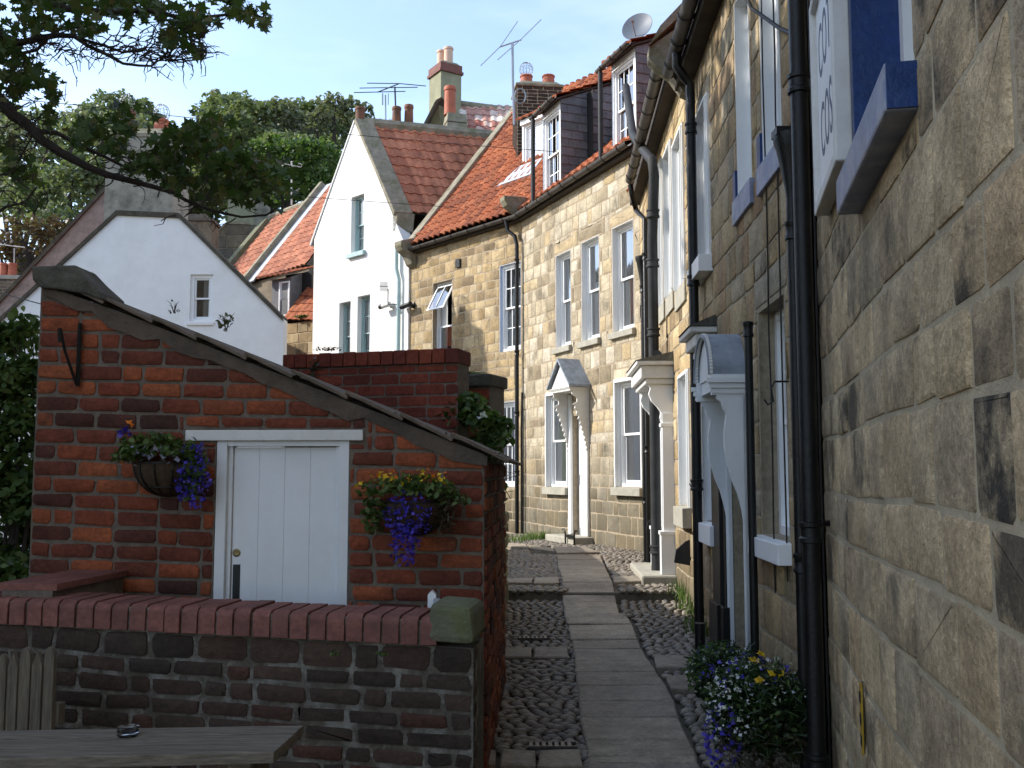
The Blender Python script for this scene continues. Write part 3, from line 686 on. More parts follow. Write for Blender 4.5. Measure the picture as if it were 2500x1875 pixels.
for par, a, b, holes, mt, mo in ((midh, sJ, BC.len, hB, 'stone_mid', 'mortar'), (farh, 0, sJ, hC, 'stone_ochre', 'mortar_pale')):
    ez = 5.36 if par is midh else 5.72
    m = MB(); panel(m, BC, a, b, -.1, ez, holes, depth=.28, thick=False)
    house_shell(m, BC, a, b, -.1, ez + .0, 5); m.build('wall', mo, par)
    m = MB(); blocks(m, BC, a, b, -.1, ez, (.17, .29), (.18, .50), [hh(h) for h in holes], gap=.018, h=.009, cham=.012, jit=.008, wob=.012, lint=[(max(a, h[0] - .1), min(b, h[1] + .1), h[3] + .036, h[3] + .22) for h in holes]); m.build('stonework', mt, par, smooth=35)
    # roof
    m = MB(); P0, P1 = BC.pt(a, ez, .0), BC.pt(b, ez, .0); up = (-BC.n * 2.6 + Vector((0, 0, 3.1)))
    pantiles(m, BC.pt(a, ez + .02, .16), BC.d, up, b - a, 3.9); m.build('roof', 'terracotta_weathered', par, smooth=60)
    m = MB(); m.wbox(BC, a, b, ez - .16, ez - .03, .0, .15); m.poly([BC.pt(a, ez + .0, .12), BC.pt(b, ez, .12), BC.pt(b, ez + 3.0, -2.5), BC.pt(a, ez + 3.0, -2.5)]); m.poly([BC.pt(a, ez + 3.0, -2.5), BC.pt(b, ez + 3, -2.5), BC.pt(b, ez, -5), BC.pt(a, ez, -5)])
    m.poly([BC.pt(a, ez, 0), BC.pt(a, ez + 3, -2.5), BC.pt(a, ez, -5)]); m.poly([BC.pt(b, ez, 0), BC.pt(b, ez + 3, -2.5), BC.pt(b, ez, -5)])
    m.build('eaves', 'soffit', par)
ez = 5.36
gutter(midh, BC.pt(sJ + .15, ez - .04, .22), BC.pt(BC.len, ez - .04, .22), .062, nb=8)
gutter(farh, BC.pt(1.15, 5.60, .24), BC.pt(sJ - .05, 5.68, .24), .062, nb=9)
WS = ('white_paint', .11, .07, .06)
window(midh, BC, H['g1'], rec=.10, fw=.06, nx=3, ny=2, sill=('white_paint', .13, .085, .07), curtain='sides')
for k in ('u1', 'u2'):
    wn = window(midh, BC, H[k], rec=.09, fw=.055, sill=None, curtain='right', reveal='white_paint')
    h = H[k]; q = MB(); q.wbox(BC, h[0] - .07, h[1] + .07, h[2] - .17, h[2] + .001, -.06, .035); q.build('window_sill', 'sill_blue_sheen', wn, bevel=.006)
    q = MB(); q.wbox(BC, h[0] - .10, h[0] - .004, h[2] + .003, h[2] + .22, -.01, .02); q.build('painted_patch', 'navy_paint', wn)
window(midh, BC, H['u4'], rec=.03, fw=.06, sill=('white_paint', .15, .12, .07), arch=.05, reveal='white_paint', curtain='full')
window(midh, BC, H['g5'], rec=.06, fw=.06, sill=('white_paint', .17, .10, .07), arch=.05, reveal='white_paint', curtain='full')
# flat moulded hood over the ground window
def flat_hood(par, sa, sb, z0, z1, pr, roofh=.10):
    m = MB(); m.wbox(BC, sa, sb, z0 + .06, z1, 0, pr); m.wbox(BC, sa - .05, sb + .05, z1 + .001, z1 + .05, 0, pr + .05); m.wbox(BC, sa + .03, sb - .03, z0, z0 + .06, 0, pr - .05)
    o = m.build('door_hood', 'off_white', par, bevel=.012)
    m = MB(); a, b, e = sa - .06, sb + .06, pr + .06; z = z1 + .052
    m.add([BC.pt(a, z, 0), BC.pt(b, z, 0), BC.pt(b, z, e), BC.pt(a, z, e), BC.pt(a + .03, z + roofh, 0), BC.pt(b - .03, z + roofh, 0)], [(3, 2, 1, 0), (3, 2, 5, 4), (2, 1, 5), (0, 3, 4)])
    m.build('hood_roof', 'dark_coping', o); return o
flat_hood(midh, SB(1728), SB(1756), 2.56, 2.72, .17)
# arched porch: lead barrel roof, entablature, scrolled side boards
pa, pb = H['door'][0] - .06, H['door'][1] + .07; pr = .21; zc = 2.19; pm = (pa + pb) / 2; rad = (pb - pa) / 2
m = MB(); K = 18
arc = [(pm - rad * math.cos(PI * k / K), zc + .08 + rad * .90 * math.sin(PI * k / K)) for k in range(K + 1)]
for (a, b), (c, d) in zip(arc, arc[1:]): m.prism([BC.pt(a, b, 0), BC.pt(c, d, 0), BC.pt(pm + (c - pm) * .93, zc + .08 + (d - zc - .08) * .93, 0), BC.pt(pm + (a - pm) * .93, zc + .08 + (b - zc - .08) * .93, 0)], BC.n * (pr + .05), (.5, .5, .5))
porch = m.build('porch', 'lead', midh, smooth=50)
m = MB()
m.wbox(BC, pa, pa + .05, zc - .06, zc + .08, 0, pr + .03); m.wbox(BC, pb - .05, pb, zc - .06, zc + .08, 0, pr + .03); m.wbox(BC, pa + .05, pb - .05, zc - .02, zc + .07, 0, pr)
for k, e in enumerate((.035, .02, .008)): m.wbox(BC, pb - .003, pb + e, zc + .02 - k * .035, zc + .052 - k * .035, 0, pr + .03 + e); m.wbox(BC, pa - e, pa + .003, zc + .02 - k * .035, zc + .052 - k * .035, 0, pr + .03 + e)
inner = [(pm + (a - pm) * .91, zc + .07 + (b - zc - .08) * .91) for a, b in arc]; m.prism([BC.pt(a, b, pr - .02) for a, b in inner], BC.n * .03)
m.build('pediment', 'white_door', porch)
m = MB(); K2 = 40 # scalloped edging of the arch
for k in range(K2):
    t = PI * (k + .5) / K2; m.lathe(BC.pt(pm - rad * .965 * math.cos(t), zc + .08 + rad * .865 * math.sin(t), pr + .03), [(.001, -.012), (.020, -.010), (.020, .010), (.001, .012)], 6, axis=BC.n)
m.build('scalloped_edge', 'off_white', porch)
def bracket(par, s, prof, th=.03, mat='white_door', W=BC, name='side_board'):
    m = MB(); m.prism([W.pt(s, z, n) for n, z in [(n_ * (.72 if W is BC else 1), z_) for n_, z_ in prof]], W.d * th); return m.build(name, mat, par, bevel=.004)
g0 = .14
prof = [(0, g0), (.075, g0), (.075, g0 + .28), (.06, g0 + .32), (.06, 1.28), (.075, 1.36), (.11, 1.46), (.165, 1.56), (.205, 1.66), (.225, 1.76), (.225, 1.88), (.205, 1.98), (.20, 2.0), (.23, 2.03), (.25, 2.08), (.29, 2.10), (.29, 2.15), (0, 2.15)]
for s in (pa + .005, pb - .035): bracket(porch, s, prof)
m = MB(); # face pilasters behind the boards
for s in (pa + .005, pb - .075): m.wbox(BC, s, s + .07, g0, 2.2, .004, .03)
m.build('pilaster', 'white_door', porch)
h = H['door']
m = MB(); m.wbox(BC, h[0] + .004, h[1] - .004, h[2], h[3], -.16, -.12)
for (a, b, c, d) in ((.12, .45, .55, .93), (.55, .88, .55, .93), (.12, .45, .08, .45), (.55, .88, .08, .45)):
    w_, z_ = h[1] - h[0], h[3] - h[2]; m.wbox(BC, h[0] + a * w_, h[0] + b * w_, h[2] + c * z_, h[2] + d * z_, -.121, -.105)
dr = m.build('door', 'black_iron', midh); m = MB(); m.lathe(BC.pt(h[0] + .1, 1.2, -.105), [(.022, 0), (.028, .02), (.015, .03)], 10, axis=BC.n); m.build('handle', 'brass', dr)
m = MB(); m.wbox(BC, h[0] - .05, h[1] + .05, 0, .155, -.1, .22); m.build('doorstep', 'sill_stone', midh, bevel=.012)
for q0, q1, of in ((SB(1757), SB(1776), .07), (SB(1779), SB(1784), .05)): m = MB(); m.wbox(BC, q0, q1, .14, 2.0, 0, of); m.wbox(BC, q0 - .02, q1 + .02, .1, .62, 0, of + .03); m.build('door_jamb', 'black_iron', midh, bevel=.006)
# pipes on this house
def vp(px, off, z0, z1): s = BC.sz(px, 1155, off)[0]; return s
s = vp(1834, .09, 0, 0); downpipe(midh, [BC.pt(s, .1, .09), BC.pt(s, 2.55, .09)], .026, collars=(2.5,), label='short black vent pipe beside the arched porch')
s = vp(1776, .16, 0, 0); downpipe(midh, [BC.pt(s, .15, .36), BC.pt(s, .62, .36)], .035)
s = vp(1701, .10, 0, 0); downpipe(midh, [BC.pt(s + .05, ez - .10, .22), BC.pt(s + .05, ez - .22, .22), BC.pt(s + .03, ez - .30, .16), BC.pt(s, ez - .36, .10), BC.pt(s, ez - .5, .10), BC.pt(s, gz(9), .10)], .042, collars=(4.6, 3.25, 1.5))
for px, of in ((1886, .018), (1916, .02)):
    s = vp(px, of, 0, 0); m = MB(); m.tube([BC.pt(s + random.uniform(-.015, .015), z, of) for z in np.linspace(.9 if px < 1900 else 1.0, 5.2, 12)], .005, 5); m.build('cable', 'cable', midh)
for px, z in ((1722, 1.55), (1932, 2.05)):
    s = SB(px); m = MB(); m.tube([BC.pt(s, z + .06, .0), BC.pt(s, z + .06, .08), BC.pt(s, z + .02, .10), BC.pt(s, z - .05, .09), BC.pt(s, z - .07, .12), BC.pt(s, z - .04, .14)], .006, 6); m.build('shutter_hook', 'black_iron', midh)
# the two big pipes at the corner
pc = BC.pt(BC.len, 0)
bigp = at(1976, 1155, 4.72); sm = at(1951, 1155, 5.0)
m = MB(); downpipe(near, [Vector((bigp.x, bigp.y, 0)), Vector((bigp.x, bigp.y, 7.3))], .043, collars=(1.32, 3.52, .25), label='thick black cast iron pipe nearest the camera')
downpipe(near, [Vector((sm.x, sm.y, 0)), Vector((sm.x, sm.y, 2.95)), Vector((sm.x + .01, sm.y, 3.3))], .032, collars=(.45, 1.15, 2.85), label='thinner black pipe behind the thick one')
m = MB(); c = Vector((sm.x - .03, sm.y, 3.1)); rbox(m, (c.x + .02, c.y), (1, 0), .15, .11, 3.35, 3.39); P = []
m.lathe((c.x + .03, c.y, 3.02), [(.03, 0), (.035, .05), (.075, .26), (.09, .30), (.09, .34)], 12); m.build('hopper', 'black_iron', near, smooth=40)
m = MB(); m.tube([Vector((bigp.x + .03, bigp.y, 1.36)), Vector((bigp.x + .13, bigp.y + .05, 1.36))], .015, 6); m.build('pipe_bracket', 'black_iron', near)
m = MB(); m.tube([at(1800, -60, 6.2), at(1835, 20, 6.0), at(1870, 45, 5.7), at(1905, 70, 5.4), at(1935, 82, 5.1)], .012, 8)
tag(m.build('overhead_cable', 'cable', smooth=60), 'thick black cable drooping from above to the thick pipe', 'cable')

# ---- tan house: tall windows, columned door, pipes
for k in ('c1', 'c2', 'c3', 'c4'): window(farh, BC, F_[k], rec=.02, fw=.05, arch=.05, reveal='white_paint', curtain='full', sill=('sill_stone', .22, .03, .06))
window(farh, BC, F_['g'], rec=.05, fw=.05, arch=.045, reveal='white_paint', curtain='full', sill=('sill_stone', .2, .10, .05))
flat_hood(farh, SB(1617), SB(1650), 2.56, 2.76, .36)
h = F_['door']; m = MB(); m.wbox(BC, h[0] + .004, h[1] - .004, h[2], h[3], -.16, -.12); m.build('door', 'white_door', farh)
z0 = .52
for s in (h[0] - .12, h[1] - .02):
    m = MB(); m.wbox(BC, s, s + .14, z0, z0 + .42, 0, .16); m.wbox(BC, s - .01, s + .15, z0 + .42, z0 + .46, 0, .172); m.wbox(BC, s + .015, s + .125, z0 + .46, 2.25, 0, .13)
    m.wbox(BC, s, s + .14, 2.10, 2.14, 0, .15); m.wbox(BC, s + .04, s + .10, z0 + .5, 2.06, .13, .142)
    m.prism([BC.pt(s + .03, z, n) for n, z in [(0, 2.14), (.13, 2.14), (.15, 2.2), (.14, 2.26), (.18, 2.32), (.24, 2.38), (.27, 2.46), (.25, 2.52), (.28, 2.56), (0, 2.56)]], BC.d * .08)
    m.build('column', 'white_paint', farh, bevel=.004)
sa, zt = BC.sz(1665, 1400, 0); m = MB(); m.wbox(BC, h[0] - .45, h[1] + .22, .2, .52, 0, .38); m.build('doorstep', 'sill_stone', farh, bevel=.02)
m = MB(); s = SB(1634, .2); m.tube([BC.pt(s, 2.62, .3), BC.pt(s, 2.66, .3)], .01); 
# grey plastic soil pipe with its elbow and vent, black rain pipes
def gp(px, y, off): s, z = BC.sz(px, y, off); return BC.pt(s, z, off)
s = BC.sz(1600, 1155, .16)[0]
downpipe(farh, [gp(1528, 212, .2), gp(1545, 330, .2), gp(1560, 352, .2), gp(1592, 392, .18), gp(1597, 430, .16), BC.pt(s, 4.3, .16), BC.pt(s + .0, .45, .16)], .058, 'grey_pipe', collars=(4.55, 4.0, 3.2, 2.85, .75), label='thick grey soil pipe with an angled vent top')
m = MB(); c = BC.pt(s, 2.86, .16); m.tube([c, c + BC.n * .05 + Vector((0, 0, -.02)), c + BC.d * .1 - Vector((0, 0, .02)), c + BC.d * .35 + Vector((0, 0, .04))], .055, 12); m.build('pipe_elbow', 'grey_pipe', farh, smooth=50)
s = BC.sz(1576, 1155, .12)[0]
downpipe(farh, [BC.pt(s, gz(13), .12), BC.pt(s, 4.1, .12)], .038, collars=(4.0, 2.6, 1.25), label='black rain pipe under a funnel hopper')
m = MB(); m.lathe(BC.pt(s, 4.05, .12), [(.04, 0), (.045, .05), (.05, .1), (.085, .3), (.1, .34), (.1, .38)], 12); m.build('hopper', 'black_iron', farh, smooth=40)
s2 = BC.sz(1588, 1155, .08)[0]
downpipe(farh, [BC.pt(1.2, 5.52, .24), BC.pt(1.2, 5.38, .22), BC.pt(1.05, 5.2, .15), BC.pt(s2 - .1, 4.9, .1), BC.pt(s2 - .1, .45, .1)], .035, collars=(4.4, 1.9), label='thin black rain pipe behind the soil pipe')
for px, yy in ((1676, 1355), (1598, 1285)):
    g = ground(px, 1400 if px > 1650 else 1390); s, z = BC.sz(px + 10, yy, 0); m = MB()
    m.prism([BC.pt(s, z - .1, 0), BC.pt(s, z - .1 + .03, .16), BC.pt(s, z + .05, .14), BC.pt(s, z + .13, .05), BC.pt(s, z + .15, 0)], BC.d * .03); m.build('pipe_shield', 'grey_pipe', farh)
# chimney above the eaves and party wall kneeler
m = MB(); c = BC.pt(sJ - 1.3, 0, -.9); rbox(m, (c.x, c.y), BC.d, .55, .7, 5.2, 8.6); ch = m.build('chimney', 'mortar_pale', farh)
for W_ in (Wall((c.x + .36, c.y - .275), (c.x + .36 + .001, c.y)),): pass
cw = Wall((c.x - .35 + 0, c.y + .28), (c.x - .35 - .02, c.y - .28)); m = MB(); blocks(m, cw, 0, .56, 5.2, 8.6, (.075, .08), (.225, .23), gap=.012, h=.012, bond=.2)
cw = Wall((c.x - .36, c.y - .285), (c.x + .34, c.y - .285)); blocks(m, cw, 0, .7, 5.2, 8.6, (.075, .08), (.225, .23), gap=.012, h=.012, bond=.2); m.build('brickwork', 'brick_red', ch)
m = MB(); kp = [(0, ez - .25), (.10, ez - .2), (.2, ez - .05), (.34, ez + .05), (.40, ez + .12), (.40, ez + .22), (-.2, ez + .62), (-.2, ez - .2)]
m.prism([BC.pt(sJ - .06, z, n) for n, z in kp], BC.d * .2); m.prism([BC.pt(sJ - .06, ez + .22, .40), BC.pt(sJ - .06, ez + .40, .3), BC.pt(sJ - .06, ez + 3.4, -2.5), BC.pt(sJ - .06, ez + 3.1, -2.6)], BC.d * .25); m.build('roof_verge', 'coping_stone', farh)
# ------------------------------------------------------------ far cottage with dormers (E), corner house (D), white gable (G)
cA, cB, cC_, cD = (1.902, 14.3), (.19, 18.43), (-2.25, 21.37), (-4.95, 24.2)
EWl, DW, GW = Wall(cB, cA), Wall(cC_, cB), Wall(cD, (-2.27, 21.40))
cott = thing('stone_cottage', 'pale sunlit sandstone cottage with a gabled white porch and two slate dormers', 'house', EWl.pt(0, .4))
corner = thing('stone_cottage', 'golden sandstone cottage between the white gable house and the dormered cottage', 'house', DW.pt(0, .4))
def S(W, px, off=0.0): return W.sz(px, 1155, off)[0]
def Zt(W, px, py, off=0.0): return W.sz(px, py, off)[1]
ez2 = 6.52
def pxh(W, x0, x1, yt, yb, xt=None): return (S(W, x0), S(W, x1), Zt(W, x0, yb), Zt(W, xt or x0, yt))
HE = {'w1': pxh(EWl, 1359, 1396, 625, 850), 'w2': pxh(EWl, 1423, 1467, 592, 834), 'w3': pxh(EWl, 1500, 1553, 556, 812),
      'g1': pxh(EWl, 1338, 1388, 968, 1188), 'g2': pxh(EWl, 1508, 1570, 935, 1188), 'door': (S(EWl, 1399), S(EWl, 1434), .58, 2.55)}
HD = {'w1': pxh(DW, 1054, 1101, 694, 905), 'w2': pxh(DW, 1220, 1272, 650, 860), 'g': pxh(DW, 1200, 1257, 985, 1188)}
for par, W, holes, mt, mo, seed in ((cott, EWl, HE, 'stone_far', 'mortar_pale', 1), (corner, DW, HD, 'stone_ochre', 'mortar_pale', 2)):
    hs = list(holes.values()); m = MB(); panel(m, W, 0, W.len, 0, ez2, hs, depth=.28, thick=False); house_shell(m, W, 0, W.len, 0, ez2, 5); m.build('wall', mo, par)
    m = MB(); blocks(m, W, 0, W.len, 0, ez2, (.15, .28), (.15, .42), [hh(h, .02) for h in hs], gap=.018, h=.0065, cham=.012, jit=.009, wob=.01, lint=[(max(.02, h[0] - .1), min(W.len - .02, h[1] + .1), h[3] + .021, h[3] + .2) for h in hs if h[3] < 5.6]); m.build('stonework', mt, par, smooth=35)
# roofs
def upv(W, sl): return (-W.n + Vector((0, 0, sl)))
def shell_roof(par, W, a, b, sl, rdep=2.9):
    m = MB(); A, B_ = W.pt(a, ez2, 0), W.pt(b, ez2, 0); top = Vector((0, 0, rdep * sl)) - W.n * rdep
    m.poly([A, B_, B_ + top, A + top]); m.poly([A + top, B_ + top, W.pt(b, ez2, -5.5), W.pt(a, ez2, -5.5)]); m.poly([A, A + top, W.pt(a, ez2, -5.5)]); m.poly([B_, W.pt(b, ez2, -5.5), B_ + top])
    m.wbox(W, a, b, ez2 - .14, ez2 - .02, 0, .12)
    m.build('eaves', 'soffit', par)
SLE, SLD = .90, 1.25
m = MB(); pantiles(m, EWl.pt(-1.6, ez2 + .03, .14), EWl.d, upv(EWl, SLE), EWl.len + 1.6, 3.05 * math.hypot(1, SLE), sag=.05); m.build('roof', 'terracotta_weathered', cott, smooth=60)
m = MB(); pantiles(m, DW.pt(0.16, ez2 + .03, .14), DW.d, upv(DW, SLD), DW.len + 1.3, 3.05 * math.hypot(1, SLD), tw=.20, gauge=.27, amp=.055, sag=.06); m.build('roof', 'terracotta_weathered', corner, smooth=60)
shell_roof(cott, EWl, 0, EWl.len, SLE); shell_roof(corner, DW, 0, DW.len, SLD)
gutter(cott, EWl.pt(.02, ez2 - .06, .19), EWl.pt(EWl.len, ez2 - .02, .19), .065, nb=9); gutter(corner, DW.pt(-.1, ez2 - .05, .19), DW.pt(DW.len - .02, ez2 - .05, .19), .06, nb=7)
m = MB(); DVt = 2.95; q = [DW.pt(-.02, ez2 - .02, .10), DW.pt(.26, ez2 - .02, .10)]; t = -DW.n * (DVt + .1) + Vector((0, 0, (DVt + .1) * SLD)); u = Vector((0, 0, .20))
m.hexa([q[0], q[1], q[1] + t, q[0] + t, q[0] + u, q[1] + u, q[1] + t + u, q[0] + t + u])
m.prism([DW.pt(0, z, n) for n, z in [(0, ez2 - .45), (.12, ez2 - .38), (.2, ez2 - .2), (.36, ez2 - .1), (.42, ez2), (.42, ez2 + .1), (.1, ez2 + .2), (0, ez2 + .2)]], DW.d * .27)
m.build('roof_verge', 'coping_stone', corner, bevel=.02)
m = MB(); u = -DW.n * 2.98 + Vector((0, 0, 2.98 * SLD)); a = DW.pt(.1, ez2 + .08, .1) + u; b = DW.pt(1.8, ez2 + .08, .1) + u; m.tube([a, b], .11, 8); m.build('ridge', 'coping_stone', corner)
m = MB(); c = EWl.pt(-.06, ez2 + .05, .1); m.prism([EWl.pt(-.1, z, n) for n, z in [(0, ez2 - .1), (.2, ez2 + .02), (.36, ez2 + .12), (.42, ez2 + .22), (.42, ez2 + .30), (-.5, ez2 + .34), (-.5, ez2 + .1)]], EWl.d * .24)
m.build('kneeler_stone', 'coping_stone', cott, bevel=.02)
# windows
WS2 = ('sill_stone', .11, .07, .05)
for k, cu in (('w1', 'full'), ('w2', 'full'), ('w3', 'full')): window(cott, EWl, HE[k], rec=.085, fw=.05, sill=WS2, reveal='white_paint', curtain=cu)
for k, cu in (('g1', 'wide'), ('g2', 'wide')): window(cott, EWl, HE[k], rec=.05, fw=.05, sill=('sill_stone', .13, .10, .06), arch=.055, reveal='white_paint', curtain=cu)
ow_ = window(corner, DW, HD['w1'], rec=.10, fw=.045, nx=1, ny=1, open_top=True, curtain='left', sill=('stone_ochre', .1, .02, 0))
h = HD['w1']; m = MB(); zt = h[3] - .06; a0, a1 = h[0] + .04, h[1] - .04; ln = .62; an = math.radians(28)
def sl(x, k, o=0.0): return DW.pt(x, zt - ln * k * math.cos(an) , -.09 + ln * k * math.sin(an) + o)
for (x0, x1, k0, k1) in ((a0, a0 + .04, 0, 1), (a1 - .04, a1, 0, 1), (a0 + .04, a1 - .04, 0, .07), (a0 + .04, a1 - .04, .93, 1), ((a0 + a1) / 2 - .01, (a0 + a1) / 2 + .01, .07, .93)):
    m.hexa([sl(x0, k1), sl(x1, k1), sl(x1, k1, -.03), sl(x0, k1, -.03), sl(x0, k0), sl(x1, k0), sl(x1, k0, -.03), sl(x0, k0, -.03)])
os_ = m.build('open_sash', 'white_paint', corner); m = MB(); m.poly([sl(a0, 1, -.015), sl(a1, 1, -.015), sl(a1, 0, -.015), sl(a0, 0, -.015)]); m.build('window_pane', 'window_glass', os_)
window(corner, DW, HD['w2'], rec=.05, fw=.06, nx=3, ny=2, reveal='pale_blue_paint', curtain='left'); window(corner, DW, HD['g'], rec=.06, fw=.06, nx=4, ny=2, reveal='pale_blue_paint', curtain=None)
# gabled porch
h = HE['door']; da, db, o_ = h[0] - .12, h[1] + .10, .33; zc = Zt(EWl, 1436, 946, 0) ; zp = Zt(EWl, 1409, 888, 0) + .02; mid = (da + db) / 2
m = MB(); m.wbox(EWl, h[0] + .004, h[1] - .004, h[2], h[3], -.14, -.10)
for (a, b, c, d) in ((.12, .46, .5, .92), (.54, .88, .5, .92), (.12, .46, .06, .42), (.54, .88, .06, .42)):
    w_, z_ = h[1] - h[0], h[3] - h[2]; m.wbox(EWl, h[0] + a * w_, h[0] + b * w_, h[2] + c * z_, h[2] + d * z_, -.101, -.085)
dr = m.build('door', 'white_paint', cott); m = MB(); m.lathe(EWl.pt(h[1] - .12, 1.55, -.1), [(.05, 0), (.06, .012), (.03, .03)], 10, axis=EWl.n); m.build('door_knocker', 'black_iron', dr)
m = MB(); m.prism([EWl.pt(da, zc, o_ - .02), EWl.pt(db, zc, o_ - .02), EWl.pt(mid, zp - .06, o_ - .02)], EWl.n * .03); m.wbox(EWl, da, db, zc - .06, zc, 0, o_ + .02)
for k in range(3): m.wbox(EWl, da - .01 * k, db + .01 * k, zc - .03 + k * .012, zc - .02 + k * .012, o_ + .02, o_ + .03 + .008 * k)
po = m.build('porch', 'off_white', cott)
m = MB()
for x in (da - .06, db + .06):
    a, b = (x, zc + .0), (mid, zp); q = [EWl.pt(*a, -.01), EWl.pt(*a, o_ + .07), EWl.pt(*b, o_ + .07), EWl.pt(*b, -.01)]; u = Vector((0, 0, .045)); m.prism(q, u)
m.build('porch_roof', 'lead', po)
gE = .60
pr2 = [(0, gE), (.05, gE), (.05, gE + .22), (.04, gE + .26), (.04, 1.95)]
for i in range(9): # scalloped curve
    t = i / 8; pr2 += [(.05 + .20 * t ** 1.3 + .018, 1.98 + (zc - .35 - 1.98) * t), (.05 + .20 * t ** 1.3 + .002, 1.98 + (zc - .35 - 1.98) * (t + .06))]
pr2 += [(.30, zc - .28), (.22, zc - .24), (.22, zc - .18), (.31, zc - .12), (.31, zc - .06), (0, zc - .06)]
for s in (da + .01, db - .04): bracket(po, s, pr2, .03, 'off_white', EWl)
m = MB()
for s in (h[0] - .075, h[1] + .005): m.wbox(EWl, s, s + .07, gE, zc - .08, .004, .05)
m.build('pilaster', 'white_paint', po)
m = MB(); m.wbox(EWl, da - .25, db + .1, .3, .585, -.1, .35); m.build('doorstep', 'sill_stone', cott, bevel=.02)
# boot scraper
bs = EWl.pt(h[1] + .12, .48, .38); m = MB()
for k in (-1, 1): m.tube([bs + EWl.d * .16 * k - Vector((0, 0, .08)), bs + EWl.d * .16 * k + Vector((0, 0, .16)), bs + EWl.d * .20 * k + Vector((0, 0, .23)), bs + EWl.d * .26 * k + Vector((0, 0, .22))], .014, 6)
m.hexa([bs + EWl.d * x + EWl.n * y + Vector((0, 0, z)) for z in (.10, .15) for x, y in ((-.16, .008), (.16, .008), (.16, -.008), (-.16, -.008))])
tag(m.build('boot_scraper', 'black_iron', smooth=50), 'black iron boot scraper at the foot of the gabled white porch', 'boot scraper')

# dormers on the far cottage
def dormer(par, W, s0, s1, zb, zt, front, depth, sl_r, nx, ny, cheek='slate', fw=.06, gut=True, rise=.42):
    off = front; m = MB(); zt2 = zt
    m.wbox(W, s0, s0 + .05, zb, zt2, off - .08, off); m.wbox(W, s1 - .05, s1, zb, zt2, off - .08, off); m.wbox(W, s0 + .05, s1 - .05, zt2 - .12, zt2, off - .08, off - .002)
    dm = m.build('dormer', 'white_paint', par)
    window(par, W, (s0 + .05, s1 - .05, zb + .02, zt2 - .12), rec=.02, fw=.045, nx=nx, ny=ny, off=off, curtain='right')
    for s, sg_ in ((s1, 1), (s0, -1)): # cheeks hung with slate
        Wc = Wall(tuple(W.pt(s, 0, off)[:2]), tuple(W.pt(s, 0, off - depth)[:2])) if sg_ > 0 else Wall(tuple(W.pt(s, 0, off - depth)[:2]), tuple(W.pt(s, 0, off)[:2]))
        a = (0, zt + .0); b = (depth, zt + rise * depth)
        if sg_ < 0: a, b = (0, zt + rise * depth), (depth, zt)
        hp = hp_line(a, b); c = MB(); panel(c, Wc, 0, depth, zb - .3, zt + rise * depth, clips=[hp], thick=False, off=0)
        z = zb - .3; r = 0
        while z < zt + rise * depth:
            x = -(r % 2) * .11 + random.uniform(-.02, .02)
            while x < depth:
                wv = random.uniform(.2, .27); p = [(max(0, x), z), (min(depth, x + wv) - .004, z), (min(depth, x + wv) - .004, z + .21), (max(0, x), z + .21)]; p = clip(p, hp)
                if len(p) > 2 and area(p) > .003:
                    lift = lambda zz: .022 - (zz - z) / .21 * .018
                    pts = [Wc.pt(u_, v_, lift(v_)) for u_, v_ in p] + [Wc.pt(u_, v_, lift(v_) - .008) for u_, v_ in p]; n = len(p)
                    c.add(pts, [list(range(n))] + [(i, n + i, n + (i + 1) % n, (i + 1) % n) for i in range(n)])
                x += wv
            z += .155; r += 1
        c.build('dormer_cheek', cheek, par)
    m = MB(); U_ = W.d; O = W.pt(s0 - .1, zt + .02, off + .12); V_ = -W.n + Vector((0, 0, rise)); pantiles(m, O, U_, V_, s1 - s0 + .2, (depth + .3) * math.hypot(1, rise), tw=.2)
    m.build('dormer_roof', 'terracotta_weathered', par, smooth=60)
    m = MB(); q = [W.pt(s0 - .08, zt, off + .1), W.pt(s1 + .06, zt, off + .1), W.pt(s1 + .06, zt + rise * (depth + .1), off - depth), W.pt(s0 - .08, zt + rise * (depth + .1), off - depth)]; m.prism(q, (0, 0, -.03)); m.build('dormer_eaves', 'soffit', par)
    if gut: gutter(par, W.pt(s0 - .18, zt - .05, off + .16), W.pt(s1 + .08, zt + .02, off + .16), .05, nb=3); m = MB(); m.tube([W.pt(s0 - .09, zt - .1, off + .16), W.pt(s0 - .09, zb - .05, off + .16)], .04, 10); m.build('downpipe', 'grey_pipe', par, smooth=50)
a, b = S(EWl, 1328), S(EWl, 1372); dormer(cott, EWl, a, b, ez2 + .02, Zt(EWl, 1372, 240), 0.0, 1.6, 0, 3, 2)
a, b = S(EWl, 1503), S(EWl, 1563); dormer(cott, EWl, a, b, ez2 + .02, Zt(EWl, 1563, 104), 0.0, 1.6, 0, 3, 2)
def roof_off(W, sl_, px, py):
    o = 0.0
    for _ in range(60): s, z = W.sz(px, py, o); o += ((ez2 + .06 + -o * sl_) - z) * .3 * (1 / sl_) * 1.0 if False else 0; o = o - ((z - (ez2 + .06 - o * sl_)) * .3)
    return o
o1 = roof_off(DW, SLD, 1303, 404)
s0, zb = DW.sz(1279, 408, o1); s1, _ = DW.sz(1327, 390, o1); zt_ = DW.sz(1279, 307, o1)[1]
m = MB(); m.wbox(DW, s0 - .05, s1 + .03, zb - .04, zb, o1 - .1, o1 + .05); m.wbox(DW, s0 - .05, s1 + .03, zt_, zt_ + .10, o1 - .3, o1 + .06); m.wbox(DW, s0 - .05, s0, zb, zt_, o1 - .3, o1); m.wbox(DW, s1, s1 + .03, zb, zt_, o1 - .3, o1); m.build('dormer', 'white_paint', corner)
window(corner, DW, (s0, s1, zb, zt_), rec=.02, fw=.05, nx=1, ny=1, off=o1, curtain='left', split=.02)
